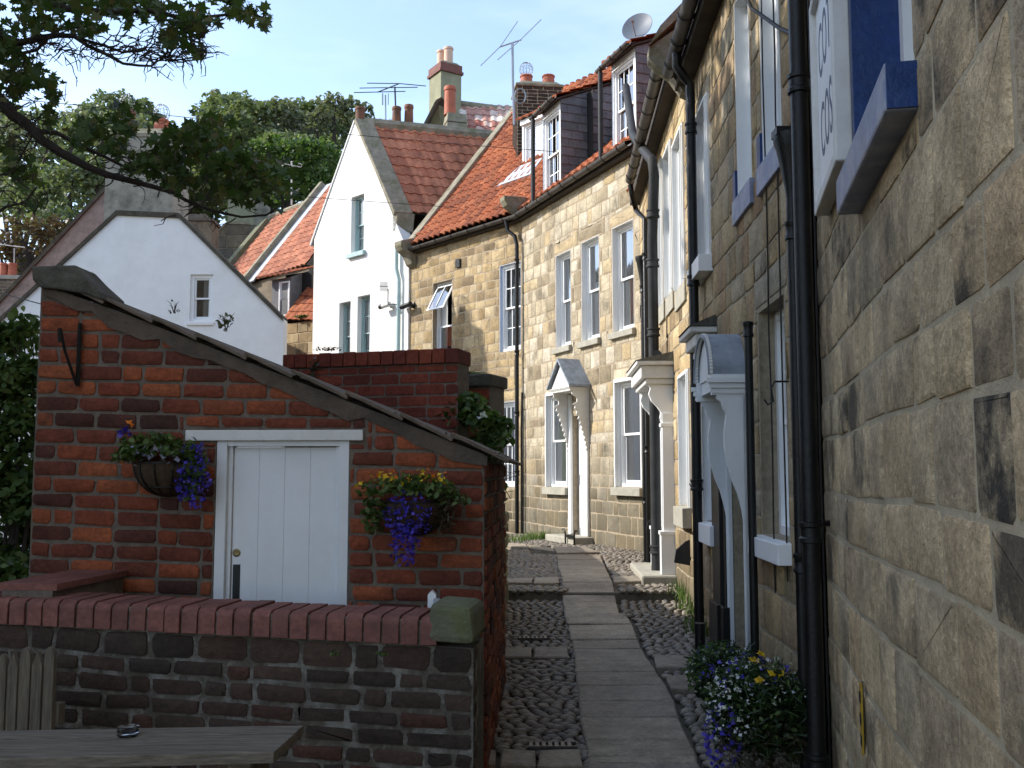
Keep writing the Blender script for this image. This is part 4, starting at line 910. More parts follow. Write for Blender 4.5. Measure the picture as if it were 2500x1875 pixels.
m = MB(); m.prism([DW.pt(s0 - .06, zb + 0, o1 - .6), DW.pt(s0 - .06, zb, o1), DW.pt(s0 - .06, zt_ + .1, o1), DW.pt(s0 - .06, zt_ + .12, o1 - .9)], DW.d * .02); m.build('dormer_cheek', 'lead', corner)
m = MB(); pantiles(m, DW.pt(s0 - .12, zt_ + .10, o1 + .12), DW.d, -DW.n + Vector((0, 0, .55)), s1 - s0 + .2, 1.4, tw=.2); m.build('dormer_roof', 'terracotta_weathered', corner, smooth=60)
m = MB(); k = .42; m.prism([DW.pt(s0 - .35, zb - .02 - k * SLD * .8, o1 + k * .85 + .06), DW.pt(s1 + .1, zb - .02 - k * SLD * .8, o1 + k * .85 + .06), DW.pt(s1 + .06, zb - .01, o1 + .05), DW.pt(s0 - .05, zb - .01, o1 + .05)], DW.n * .03 + Vector((0, 0, .03))); m.build('lead_apron', 'lead_pale', corner)
# pipes on D/E junction
downpipe(corner, [DW.pt(DW.len - .25, ez2 - .1, .19), DW.pt(DW.len - .22, ez2 - .3, .17), DW.pt(DW.len - .07, ez2 - .42, .12), DW.pt(DW.len - .02, ez2 - .6, .11), DW.pt(DW.len - .02, .45, .11)], .038, collars=(5.6, 3.85, 2.7, 1.6), label='long black downpipe where the two cottages meet')
downpipe(cott, [EWl.pt(.14, .46, .07), EWl.pt(.13, 2.4, .07), EWl.pt(.12, 3.1, .05)], .02)
m = MB(); p = DW.pt(S(DW, 1117), Zt(DW, 1117, 644), .0); m.wbox(DW, S(DW, 1113), S(DW, 1123), Zt(DW, 1117, 654), Zt(DW, 1117, 634), .0, .04); m.build('air_vent', 'black_iron', corner)
m = MB(); m.wbox(DW, S(DW, 1258), S(DW, 1264), Zt(DW, 1258, 940), Zt(DW, 1258, 878), .012, .03); m.build('blocked_slot', 'stone_dark', corner)
def camera_thing(W, px, py, mat, label, ln=.26):
    s, z = W.sz(px, py, .1); c = W.pt(s, z, .02); t = thing('security_camera', label, 'camera', c, 'cameras on the house walls')
    m = MB(); m.lathe(c, [(.07, 0), (.07, .03), (.03, .05), (.03, .12)], 12, axis=W.n); m.build('bracket', mat, t, smooth=40)
    m = MB(); a = c + W.n * .14; m.tube([a + W.d * .10, a - W.d * (ln - .1) - Vector((0, 0, .02))], .055, 12); m.build('housing', mat, t, smooth=40)
    m = MB(); m.tube([a - W.d * (ln - .1) - Vector((0, 0, .02)), a - W.d * ln - Vector((0, 0, .025))], .058, 12); m.build('lens_hood', 'black_iron', t, smooth=40)
camera_thing(DW, 1002, 744, 'black_iron', 'black security camera on the golden stone wall'); 

# ------------------------------------------------------------ white gable house
white = thing('white_house', 'tall bright white gabled house with pale teal sash windows', 'house', GW.pt(0, .4))
gL, gR = S(GW, 757), S(GW, 990); ap = GW.sz(867, 298); kR = GW.sz(957, 520); kL = GW.sz(762, 600)
HG = {'attic': pxh(GW, 848, 880, 486, 622), 'a': pxh(GW, 822, 850, 742, 905), 'b': pxh(GW, 867, 898, 726, 905)}
cl = [hp_line(kL, ap), hp_line(ap, (kR[0] + .35, kR[1] - (ap[1] - kR[1]) / (kR[0] - ap[0]) * .35))]
m = MB(); panel(m, GW, gL, gR, 0, ap[1], [*HG.values()], clips=cl, depth=.3)
house_shell(m, GW, gL, gR, 0, kR[1] - .5, 3.0)
m.wbox(GW, gR - .02, gR + .12, 0, kR[1] - .9, -.05, .06)
m.build('wall', 'render_white', white)
for k, nx, ny in (('attic', 3, 2), ('a', 2, 2), ('b', 2, 2)): window(white, GW, HG[k], rec=.12, mat='teal_paint', nx=nx, ny=ny, fw=.05, arch=.0, sill=('teal_paint', .12, .08, .08), curtain='full' if k == 'attic' else 'wide')
Pa, Pe = GW.pt(*ap, .0), GW.pt(kR[0] + .05, kR[1], 0); g = Vector((1, .28, 0)).normalized()
m = MB(); pantiles(m, Pe + g * .38 + Vector((0, 0, .02)), g, Pa - Pe, 6.0, (Pa - Pe).length * .97, tw=.235, gauge=.30, amp=.04); m.build('roof', 'terracotta', white, smooth=60)
m = MB(); q = [Pe - (Pa - Pe).normalized() * .1 - g * .03, Pe - (Pa - Pe).normalized() * .1 + g * .40, Pa + g * .40, Pa - g * .03]; nn = (g.cross(Pa - Pe)).normalized(); nn = nn if nn.z > 0 else -nn; m.prism(q, nn * .13)
kn = Pe - Vector((0, 0, .45)); m.hexa([kn + GW.d * a + g * b + Vector((0, 0, z)) for z, e in ((0, .0), (.42, .06)) for a, b in ((-.05, 0), (.10 + e, 0), (.10 + e, .4), (-.05, .4))])
m.build('roof_verge', 'coping_stone', white, bevel=.02)
m = MB(); PL = GW.pt(kL[0] - .05, kL[1], 0); q = [PL - g * .03, Pa - g * .03, Pa + g * .3, PL + g * .3]; m.prism(q, Vector((0, 0, .06))); m.build('roof_verge', 'render_white', white)
m = MB(); m.poly([Pe, Pe + g * 6.3, Pa + g * 6.3, Pa]); m.poly([PL, Pa, Pa + g * 6.3, PL + g * 6.3]); m.poly([PL + g * 6.3, Pa + g * 6.3, Pe + g * 6.3]); m.build('roof_boards', 'soffit', white)
m = MB(); m.tube([Pa + g * .2 + Vector((0, 0, -.02)), Pa + g * 6.2 - Vector((0, 0, .05))], .16, 8); m.build('ridge', 'coping_stone', white)
s = S(GW, 969, .08); downpipe(white, [GW.pt(s - .1, kR[1] - .75, .08), GW.pt(s - .1, kR[1] - 1.35, .08), GW.pt(s, kR[1] - 1.6, .08), GW.pt(s, .45, .08)], .045, 'teal_paint')
pA = Pa + g * .12; pot(white, (pA.x, pA.y, pA.z - .05), .13, .42, 'pot_sooty'); 
for t, hh_ in ((1.0, .52), (1.3, .60)): p = Pa + g * t; pot(white, (p.x, p.y, p.z - .05), .12, hh_, 'pot_sooty')
camera_thing(GW, 950, 744, 'off_white', 'white security camera beside the pale teal downpipe')
def aerial(segs, label, mat='aerial_metal', Y=20, r=.011, name='tv_aerial'):
    m = MB()
    for sgm in segs:
        pts, rr = sgm if isinstance(sgm[1], float) else (sgm, r); m.tube([at(*p) if len(p) == 3 else at(p[0], p[1], Y) for p in pts], rr, 6)
    return tag(m.build(name, mat, smooth=50), label, 'aerial', 'television aerials')
aerial([([(1256, 305, 20.5), (1252, 200, 20.5), (1251, 104, 20.5)], .03), ([(1219, 115, 20.5), (1273, 97, 20.5)], .016), [(1174, 160, 20.2), (1222, 113, 20.5), (1264, 52, 20.8)], [(1215, 146, 20.2), (1271, 97, 20.5), (1321, 48, 20.8)]], 'big tilted aerial on a pale mast by the brick chimney with pots')
aerial([([(968, 318, 23.8), (964, 212, 23.8)], .022), ([(922, 225, 23.6), (975, 204, 24)], .014), [(896, 203, 24), (975, 204, 24), (1040, 210, 24)], [(878, 215, 23.8), (1020, 213, 23.8)], [(864, 226, 23.6), (990, 223, 23.6)]], 'wide dark aerial standing on the white house ridge', 'cable')
aerial([([(942, 318, 23.9), (941, 232, 23.9)], .02), ([(934, 228, 23.9), (934, 256, 23.9)], .02), ([(948, 228, 23.9), (948, 256, 23.9)], .012)], 'short aerial mast beside the wide dark aerial')
s, z = GW.sz(952, 700, .2); c = GW.pt(s, z, .25); m = MB(); m.tube([GW.pt(s + .12, z - .4, .05), GW.pt(s, z - .4, .25), GW.pt(s, z - .05, .25)], .012, 6); m.tube([c - GW.d * .32 + Vector((0, 0, .05)), c], .009, 5)
for k in range(10): q = c - GW.d * (.03 + .03 * k) + Vector((0, 0, .005 * k)); m.tube([q + Vector((0, 0, .11)), q - Vector((0, 0, .11))], .005, 4)
tag(m.build('tv_aerial', 'cable'), 'small comb shaped aerial fixed on the bright white wall', 'aerial', 'television aerials')

# ------------------------------------------------------------ chimneys and roofs behind
back = thing('old_house', 'house behind the white gable with a tall algae green chimney and lichen patched roof', 'house', (-1.5, 27, .4))
c = at(1076, 250, 27); a_ = math.radians(32); d1 = Vector((math.cos(a_), math.sin(a_), 0)); d2 = Vector((-math.sin(a_), math.cos(a_), 0))
ctr = c + d1 * .33 + d2 * .36; m = MB(); rbox(m, (ctr.x, ctr.y), d1, .66, .72, 5, at(1076, 172, 27).z); chm = m.build('chimney', 'cement_algae', back)
m = MB(); zc1 = at(1076, 172, 27).z; rbox(m, (ctr.x, ctr.y), d1, .76, .82, zc1 + .001, zc1 + .08); rbox(m, (ctr.x, ctr.y), d1, .70, .76, zc1 + .081, zc1 + .27); m.build('brick_cap', 'brick_coping', chm)
m = MB(); rbox(m, (ctr.x, ctr.y), d1, .64, .70, zc1 + .271, zc1 + .37, tap=.75); m.build('flaunching', 'coping_stone', chm)
for q in (-.16, .17): p = ctr + d2 * -q * .9 + d1 * (.02 if q > 0 else -.05); pot(chm, (p.x, p.y, zc1 + .33), .135, .50 if q > 0 else .5, 'pot_buff', taper=.95)
m = MB(); W_ = Wall(tuple(at(1052, 300, 26)[:2]), tuple(at(1262, 300, 25)[:2])); ridge0, ridge1 = at(1118, 256, 27.6), at(1275, 277, 27.0); O = at(1128, 352, 26.3); e1 = at(1290, 360, 25.7)
pantiles(m, O, (e1 - O), ridge0 - O, (e1 - O).length, (ridge0 - O).length, tw=.24, gauge=.3, amp=.045); m.build('roof', 'terracotta_lichen', back, smooth=60)
m = MB(); m.tube([ridge0, ridge1], .14, 8); m.build('ridge', 'coping_stone', back)
m = MB(); m.prism([at(1030, 345, 26.4), at(1072, 345, 26.4), at(1072, 240, 26.4), at(1060, 250, 26.4)], (.25, .6, 0)); m.build('gable_end', 'stone_moss', back)
m = MB(); m.prism([at(1028, 330, 26.2), at(1022, 325, 26.2), at(1064, 244, 26.2), at(1078, 236, 26.2), at(1082, 240, 26.2), at(1068, 250, 26.2)], (.15, .9, 0)); m.build('verge', 'verge_dark', back)
m = MB(); p = at(1110, 320, 25.8); rbox(m, (p.x, p.y + .2), (1, .3), .56, .5, 8, at(1110, 300, 25.8).z, tap=1); rbox(m, (p.x, p.y + .2), (1, .3), .58, .52, at(1110, 299, 25.8).z, at(1110, 276, 25.8).z, tap=.86); sc_ = m.build('chimney', 'coping_stone', back, bevel=.02)
p = at(1098, 276, 25.9); pot(sc_, (p.x, p.y + .1, p.z - .03), .17, .80, 'pot_red', taper=.88)
# brick party chimney with two red pots
pc_ = at(1312, 300, 20.8); zt_ = at(1312, 214, 20.8).z; m = MB(); rbox(m, (pc_.x, pc_.y + .3), (1, .12), .98, .8, 6, zt_ - .02); pch = m.build('chimney', 'mortar', corner)
fr = Vector((1, .12, 0)).normalized(); q = Vector((pc_.x, pc_.y + .3, 0)) - Vector((-fr.y, fr.x, 0)) * .4 - fr * .49; cw = Wall((q.x, q.y), (q.x + fr.x * .98, q.y + fr.y * .98)); m = MB(); blocks(m, cw, 0, .98, 6.5, zt_, (.075, .08), (.22, .23), gap=.014, h=.012, bond=.2)
q2 = q + Vector((-fr.y, fr.x, 0)) * .8; cw = Wall((q2.x, q2.y), (q.x, q.y)); blocks(m, cw, 0, .8, 6.5, zt_, (.075, .08), (.22, .23), gap=.014, h=.012, bond=.2); m.build('brickwork', 'brick_old', pch)
m = MB(); rbox(m, (pc_.x, pc_.y + .3), (1, .12), 1.06, .88, zt_ - .02, zt_ + .05); rbox(m, (pc_.x, pc_.y + .3), (1, .12), .98, .8, zt_ + .05, zt_ + .14, tap=.8); m.build('flaunching', 'coping_stone', pch, bevel=.02)
for px, cg in ((1285, True), (1339, False)): p = at(px, 205, 21); pot(pch, (p.x, p.y, zt_ + .08), .15, .27, 'pot_red', cage=cg)
cc = at(1270, 235, 20.2); m = MB(); m.tube([cc + Vector((.12 * math.cos(t), 0, .17 * math.sin(t))) for t in np.linspace(0, 2 * PI, 9)], .018, 6); m.build('cable_coil', 'wire_metal', pch)
# satellite dish
dc = at(1556, 66, 15.6); ds = thing('satellite_dish', 'pale grey round satellite dish above the right hand dormer', 'dish', dc); ax = Vector((-.45, -.85, .28)).normalized()
m = MB(); m.lathe(dc, [(.001, -.05), (.09, -.045), (.18, -.02), (.26, .012), (.265, .016), (.26, .022), (.17, -.008), (.08, -.033), (.001, -.04)], 28, axis=ax); m.build('dish', 'dish_grey', ds, smooth=50)
m = MB(); m.tube([dc + Vector((0, .05, -.25)), dc + ax * .28 + Vector((0, 0, -.04))], .01, 6); m.lathe(dc + ax * .26 + Vector((0, 0, -.05)), [(.02, 0), (.03, .03), (.02, .07)], 8, axis=-ax); m.build('receiver_arm', 'wire_metal', ds)
m = MB(); m.tube([dc - ax * .05, dc - ax * .12 + Vector((.0, .05, -.1)), dc - ax * .12 + Vector((0, .05, -.7))], .02, 6); m.build('mast', 'wire_metal', ds)
# wires across the lane
def wire(pts, label, r=.006):
    m = MB(); P = [at(*p) for p in pts]; Q = []
    for a, b in zip(P, P[1:]):
        for k in range(8): Q.append(a.lerp(b, k / 8))
    m.tube(Q + [P[-1]], r, 5); tag(m.build('overhead_wire', 'cable', smooth=60), label, 'wire', 'thin wires strung over the roofs')
wire([(-30, 236, 15), (154, 253, 15.6), (336, 274, 16), (849, 328, 16.8), (1170, 356, 17.3), (1387, 373, 17.0)], 'longest thin wire crossing in front of the white gable roof')
wire([(-30, 396, 17), (60, 403, 17.5), (250, 424, 18), (500, 455, 18.4), (751, 481, 19), (1116, 507, 18.9)], 'lower thin wire meeting the golden cottage roof')
wire([(-10, 712, 9), (40, 726, 8), (110, 745, 6)], 'short thin wire beside the end of the brick outhouse', .004)
# ------------------------------------------------------------ houses down the hill
wg = thing('white_cottage', 'pale grey white cottage gable with one small sash window and a broad cement chimney', 'house', (-6.2, 20, 0))
FW = Wall((at(0, 900, 20).x - 1.5, 20.0), (at(691, 900, 20).x, 20.0))
def FP(px, py): s, z = FW.sz(px, py, 0); return (s, z)
apL, apR, kRt = FP(286, 520), FP(438, 527), FP(691, 778); ft = FP(0, 782)
hf = (FP(464, 700)[0], FP(520, 700)[0], FP(490, 785)[1], FP(490, 670)[1])
hf2 = (FP(196, 670)[0], FP(228, 670)[0], FP(228, 760)[1], FP(228, 664)[1])
cl = [hp_line(ft, apL), hp_line(apR, kRt), hp_line(apL, apR)]
m = MB(); panel(m, FW, 0, FW.len, -1, apL[1] + .1, [hf, hf2], clips=cl, depth=.3); m.build('wall', 'render_grey', wg)
window(wg, FW, hf, rec=.05, fw=.07, split=.5, arch=0, curtain='right', sill=('render_grey', .08, .04, .04)); window(wg, FW, hf2, rec=.05, fw=.06, curtain=None)
for a, b in ((ft, apL), (apR, kRt), (apL, apR)):
    m = MB(); q = [FW.pt(a[0], a[1] - .05, .05), FW.pt(b[0], b[1] - .05, .05), FW.pt(b[0], b[1] + .05, .05), FW.pt(a[0], a[1] + .05, .05)]; m.prism(q, -FW.n * .45); m.build('roof_verge', 'verge_dark', wg)
m = MB(); q = [FW.pt(*apR, -.1), FW.pt(*kRt, -.1)]; m.poly([q[0], q[1], q[1] + Vector((-2.2, 6, 0)), q[0] + Vector((-2.2, 6, 0))]); q = [FW.pt(*ft, -.1), FW.pt(*apL, -.1)]; m.poly([q[0], q[1], q[1] + Vector((-2.2, 6, 0)), q[0] + Vector((-2.2, 6, 0))])
q = [FW.pt(*apL, -.1), FW.pt(*apR, -.1)]; m.poly([q[0], q[1], q[1] + Vector((-2.2, 6, 0)), q[0] + Vector((-2.2, 6, 0))]); 
m.build('roof', 'terracotta_weathered', wg)
c0, c1 = at(268, 500, 20.3), at(433, 500, 20.3); zt = at(350, 345, 20.3).z; m = MB(); m.box((c0.x, 20.02, 4), (c1.x, 21.0, zt)); chf = m.build('chimney', 'render_cement', wg)
m = MB(); m.box((c0.x - .03, 20.0, zt + .001), (c1.x + .03, 21.02, zt + .08)); rbox(m, ((c0.x + c1.x) / 2, 20.5), (1, 0), 1.3, .9, zt + .081, zt + .22, tap=.8); m.build('chimney_cap', 'coping_stone', chf)
p = at(309, 330, 20.5); pot(chf, (p.x, p.y, zt + .12), .18, .62, 'pot_sooty', cage=True); p = at(393, 330, 20.5); pot(chf, (p.x, p.y, zt + .12), .17, .42, 'pot_red', cage=True)
# stone gable just behind it
sg2 = thing('stone_gable_house', 'brownish rendered gable rising behind the pale grey white cottage', 'house', (-9, 22.5, 0))
W2 = Wall((at(-120, 900, 22.5).x, 22.5), (at(420, 900, 22.5).x, 22.5)); A_, B_ = W2.sz(-60, 800), W2.sz(262, 458)
m = MB(); panel(m, W2, 0, W2.len, -1, B_[1], [], clips=[hp_line(A_, B_), hp_line(B_, W2.sz(420, 560))], depth=.3); m.build('wall', 'render_brown', sg2)
m = MB(); q = [W2.pt(A_[0], A_[1] - .05, .06), W2.pt(B_[0], B_[1] - .05, .06), W2.pt(B_[0], B_[1] + .07, .06), W2.pt(A_[0], A_[1] + .07, .06)]; m.prism(q, (0, .5, 0)); m.build('roof_verge', 'verge_dark', sg2)
# small brick chimney far left
sc2 = thing('brick_chimney_house', 'far left house showing only its dark brick chimney with two orange pots', 'house', (-13, 26, 0))
p = at(8, 760, 26); zt = at(8, 688, 26).z; m = MB(); rbox(m, (p.x, 26), (1, .1), 1.25, .8, -1, zt); W3 = Wall((p.x - .62, 25.53), (p.x + .62, 25.66)); c_ = m.build('chimney', 'mortar', sc2)
m = MB(); blocks(m, W3, 0, 1.24, 2, zt, (.08, .085), (.22, .23), gap=.014, h=.012, bond=.2); m.build('brickwork', 'stone_dark', c_)
m = MB(); rbox(m, (p.x, 26), (1, .1), 1.35, .9, zt, zt + .1); m.build('chimney_cap', 'sill_stone', c_)
for px in (8, 29): q = at(px, 680, 26); pot(c_, (q.x, q.y, zt + .1), .12, .4, 'pot_red')
aerial([[(0, 597, 26), (60, 604, 26)], [(35, 606, 26), (34, 700, 26)]], 'thin pale aerial above the far left brick chimney', 'aerial_rust', r=.015)

# orange roofed houses in the middle distance
og = thing('orange_roofed_house', 'orange pantiled house split by a stone verge with a dark dormer', 'house', (-7, 30, 0))
k_ = 30 / 27; e = Vector((.91, -1, 0)).normalized(); upn = Vector((1, .91, 0)).normalized()
P0 = at(604, 690, 30); OW = Wall((P0.x - e.x * 4, P0.y - e.y * 4), (P0.x + e.x * 3.5, P0.y + e.y * 3.5)); zE = P0.z; SL3 = 1.33
def oroof(a, b, ln, name='roof', mat='terracotta', z=0.0, lo=0.0):
    m = MB(); V = -OW.n + Vector((0, 0, SL3)); O = OW.pt(a, zE + z, 0) + V.normalized() * lo; pantiles(m, O, OW.d, V, b - a, ln, tw=.24, gauge=.30, amp=.05); return m.build(name, mat, og, smooth=60)
oroof(1.6, 3.88, 3.75); oroof(4.55, 7.5, 4.3)
m = MB(); V = (-OW.n + Vector((0, 0, SL3))).normalized(); nn = OW.d.cross(V).normalized(); nn = nn if nn.z > 0 else -nn
q = [OW.pt(3.95, zE - .0, 0) - V * .2, OW.pt(4.13, zE, 0) - V * .2, OW.pt(4.13, zE, 0) + V * 4.45, OW.pt(3.95, zE, 0) + V * 4.45]; m.prism(q, nn * .22); m.build('roof_verge', 'coping_stone', og)
m = MB(); q = [OW.pt(4.13, zE + .02, 0) - V * .1, OW.pt(4.55, zE + .02, 0) - V * .1, OW.pt(4.55, zE + .02, 0) + V * 4.4, OW.pt(4.13, zE + .02, 0) + V * 4.4]; m.prism(q, nn * .05); m.build('lead_flashing', 'lead_pale', og)
m = MB(); q = [OW.pt(1.2, zE, 0) - V * .1, OW.pt(1.6, zE, 0) - V * .1, OW.pt(1.6, zE, 0) + V * 3.4, OW.pt(1.2, zE, 0) + V * 3.4]; m.prism(q, nn * .2); m.build('roof_verge', 'lichen_stone', og)
m = MB(); m.wbox(OW, 1.2, 7.5, 0, zE - .02, -4, -.1); m.add([OW.pt(1.2, zE, 0), OW.pt(7.5, zE, 0), OW.pt(7.5, zE + 2.4 * SL3, -2.4), OW.pt(1.2, zE + 2.2 * SL3, -2.2), OW.pt(1.2, zE, -5), OW.pt(7.5, zE, -5)], [(0, 1, 2, 3), (3, 2, 5, 4), (1, 5, 2), (0, 3, 4)]); m.build('wall', 'stone_dark', og)
m = MB(); m.tube([OW.pt(1.2, zE, 0) + V * 3.75, OW.pt(3.95, zE, 0) + V * 3.75], .12, 8); m.build('ridge', 'coping_stone', og)
# dark dormer
DW2 = Wall(tuple(at(662, 780, 25.6)[:2]), tuple(at(708, 780, 25.2)[:2])); zb, zt = at(708, 772, 25.2).z, at(708, 676, 25.2).z
m = MB(); a = DW2.pt(0, zb, 0); b = DW2.pt(DW2.len, zb, 0); kx = at(760, 700, 26.0) - b; kx.z = 0; m.prism([b, Vector((b.x, b.y, zt)), Vector((b.x, b.y, zt)) + kx + Vector((0, 0, .35)), b + kx + Vector((0, 0, 1.0))], (-.03, .03, 0)); m.prism([a, b, Vector((b.x, b.y, zt)), Vector((a.x, a.y, zt))], (.05, .3, 0)); m.build('dormer', 'slate', og)
window(og, DW2, (DW2.len * .42, DW2.len * .97, zb + .02, zt - .1), rec=-.03, fw=.04, nx=2, ny=2, curtain='full')
m = MB(); O = Vector((a.x - .35, a.y + .1, zt + .02)) + DW2.n * .15; pantiles(m, O, (b - a), kx.normalized() + Vector((0, 0, .33)), DW2.len + .5, 1.6, tw=.22); m.build('dormer_roof', 'terracotta_weathered', og, smooth=60)
m = MB(); O = at(690, 782, 25.0); pantiles(m, O, at(765, 782, 24.4) - O, at(762, 700, 25.6) - at(700, 782, 25.0), 1.1, 1.2, tw=.22); m.build('roof', 'terracotta_weathered', og, smooth=60)
m = MB(); Wl = Wall(tuple(at(700, 850, 25.0)[:2]), tuple(at(775, 850, 24.4)[:2])); panel(m, Wl, 0, Wl.len, 0, at(730, 786, 24.7).z, thick=False); blocks(m, Wl, 0, Wl.len, 2, at(730, 786, 24.7).z, (.22, .3), (.3, .5), gap=.02); m.build('stonework', 'stone_ochre', og)
# dark stone house with chimneys behind the cottage gable
dk = thing('dark_stone_house', 'dark stone gable with two rendered chimneys behind the branch tip', 'house', (-7.5, 29, 0))
W4 = Wall((at(440, 900, 36).x, 36.2), (at(640, 900, 36).x, 36)); q = [W4.sz(*p) for p in ((440, 640), (496, 578), (556, 547), (611, 549), (640, 600))]
m = MB(); panel(m, W4, 0, W4.len, 0, q[2][1] + .02, clips=[hp_line(q[0], q[2]), hp_line(q[2], q[3])], depth=.4, thick=True); m.build('wall', 'mortar', dk)
m = MB(); blocks(m, W4, 0, W4.len, 3, q[2][1], (.38, .5), (.6, 1.0), clips=[hp_line(q[0], q[2]), hp_line(q[2], q[3])], gap=.02, h=.03); m.build('stonework', 'stone_dark', dk, smooth=35)
m = MB(); z = lambda p, d: W4.pt(p[0], p[1] + d, .06)
for a, b in ((q[0], q[2]), (q[2], q[3])): m.prism([z(a, 0), z(b, 0), z(b, .1), z(a, .1)], -W4.n * .5)
m.build('roof_verge', 'coping_stone', dk)
for (x0, x1, yt, Y) in ((550, 612, 470, 37), (613, 652, 452, 37.5)):
    a, b = at(x0, 560, Y), at(x1, 560, Y); zt = at(x0, yt, Y).z; m = MB(); rbox(m, ((a.x + b.x) / 2, Y + .4), (1, .25), (b.x - a.x) * 1.0, .7, 4, zt); c_ = m.build('chimney', 'render_cement' if x0 > 600 else 'cement_algae', dk)
m = MB(); a, b = at(425, 540, 26), at(514, 545, 26); rbox(m, ((a.x + b.x) / 2, 26.4), (1, .05), b.x - a.x, .8, 3, a.z); rbox(m, ((a.x + b.x) / 2, 26.4), (1, .05), b.x - a.x + .1, .9, at(470, 539, 26).z, at(470, 532, 26).z); rbox(m, ((a.x + b.x) / 2 - .1, 26.4), (1, .05), b.x - a.x - .2, .6, at(470, 531, 26).z, at(470, 519, 26).z)
m.build('parapet', 'stone_dark', dk)
aerial([([(712, 500, 29), (712, 394, 29)], .03), ([(688, 406, 29), (695, 400, 29), (712, 404, 29), (735, 408, 29), (738, 402, 29), (728, 398, 29)], .014), ([(690, 408, 29), (700, 412, 29), (712, 408, 29)], .012), ([(712, 470, 29), (755, 463, 29)], .014), ([(722, 466, 29), (740, 455, 29)], .01)], 'looped white aerial above the orange roofs', 'aerial_rust')

# ------------------------------------------------------------ brick outhouse with the white door
S0, S1 = at(92, 900, 5.12), at(1182, 1200, 5.02)
SW = Wall((S0.x, S0.y), (S1.x, S1.y)); oh = thing('brick_outhouse', 'small red brick outhouse with a sloping tiled roof and white plank door', 'outhouse', SW.pt(0, 0))
def P_(px, py): return SW.sz(px, py, 0)
tA, tB, tC = P_(110, 696), P_(300, 764), P_(1190, 1112)
hd = (P_(526, 1200)[0], P_(852, 1200)[0], -.2, P_(700, 1075)[1]); hl = (P_(456, 1060)[0], P_(888, 1060)[0], P_(700, 1076)[1], P_(700, 1050)[1])
cl = [hp_line(tA, tB), hp_line(tB, tC)]
m = MB(); panel(m, SW, 0, SW.len, -.2, 2.9, [hd], clips=cl, depth=.2); sd_ = Vector((.05, 1.9, 0))
R0 = SW.pt(SW.len, 0, 0); rt = tC[1]; m.wbox(SW, SW.len - .02, SW.len, -.2, rt - .02, -2.0, -.21); m.wbox(SW, 0, .02, -.2, tA[1], -2.0, -.21)
m.build('wall', 'mortar_brick', oh)
m = MB(); blocks(m, SW, 0, SW.len, -.12, 2.9, (.080, .088), (.215, .232), [hd, (hl[0] - .01, hl[1] + .01, hl[2] - .005, hl[3] + .01)], clips=[hp_line((tA[0], tA[1] - .07), (tB[0], tB[1] - .07)), hp_line((tB[0], tB[1] - .07), (tC[0], tC[1] - .06))], gap=.0135, h=.010, cham=.008, jit=.005, tilt=-.025, bond=.18, wob=.004)
R9 = R0 - SW.n * 1.98 + SW.d * .004; RW = Wall((R0.x + .004, R0.y), (R9.x, R9.y)); blocks(m, RW, 0, RW.len, -.12, rt - .03, (.080, .088), (.215, .232), gap=.015, h=.011, cham=.009, bond=.2)
m.build('brickwork', 'brick_red', oh, smooth=40)
m = MB() # cement fillet under the tiles
q = [(tA[0], tA[1] - .16), (tB[0], tB[1] - .13), (tC[0], tC[1] - .10)]; r = [(tA[0], tA[1]), (tB[0], tB[1]), (tC[0], tC[1])]; N_ = 26
low, up_ = [], []
for k in range(N_ + 1):
    t = k / N_; s = tA[0] + (tC[0] - tA[0]) * t
    zt = tA[1] + (tB[1] - tA[1]) * (s - tA[0]) / (tB[0] - tA[0]) if s < tB[0] else tB[1] + (tC[1] - tB[1]) * (s - tB[0]) / (tC[0] - tB[0])
    up_.append((s, zt - .005)); low.append((s, zt - random.uniform(.045, .105)))
for (a, b, c, d) in zip(low, low[1:], up_[1:], up_): m.prism([SW.pt(*a, .0), SW.pt(*b, .0), SW.pt(*c, .0), SW.pt(*d, .0)], SW.n * .018, (.5, .5, .5))
m.build('cement_fillet', 'cement_fillet', oh, smooth=40)
m = MB(); dlen = 10 # verge tiles, overlapping down the slope
D_ = (SW.pt(*tC, 0) - SW.pt(*tB, 0)); Ls = D_.length; D_.normalize(); upn_ = SW.n.cross(D_); upn_ = upn_ if upn_.z > 0 else -upn_
t = -.42; i = 0
while t < Ls - .12:
    ln = random.uniform(.27, .33); base = SW.pt(*tB, 0) + D_ * t + upn_ * (.0 + random.uniform(0, .006)); tl = .028
    a = base + upn_ * .030; 
    m.hexa([p + o for o in (Vector(), upn_ * .018) for p in (base + SW.n * .05 + upn_ * .026, base + D_ * ln + SW.n * .05, base + D_ * ln - SW.n * 1.95, base - SW.n * 1.95 + upn_ * .026)])
    t += ln * .93; i += 1
m.build('verge_tiles', 'tile_mossy', oh, bevel=.004)
m = MB(); Vr = SW.n * -1
O = SW.pt(*tB, -.1) - D_ * .35 + upn_ * .03; pantiles(m, SW.pt(*tC, .02) + D_ * .03 - upn_ * .022 - SW.n * .05, SW.n * -1, -D_, 1.85, Ls + .40, tw=.24, gauge=.28, amp=.03); m.build('roof', 'tile_mossy', oh, smooth=60)
m = MB(); a = SW.pt(*P_(92, 690), .04); q = [P_(90, 655), P_(196, 652), P_(226, 684), P_(268, 722), P_(276, 742), P_(220, 722), P_(160, 712), P_(108, 706), P_(92, 688)]
m.prism([SW.pt(*p, .06) for p in q[::-1]], SW.n * -.24); m.build('coping_stone', 'dark_coping', oh, bevel=.012)
m = MB(); fr_ = .055
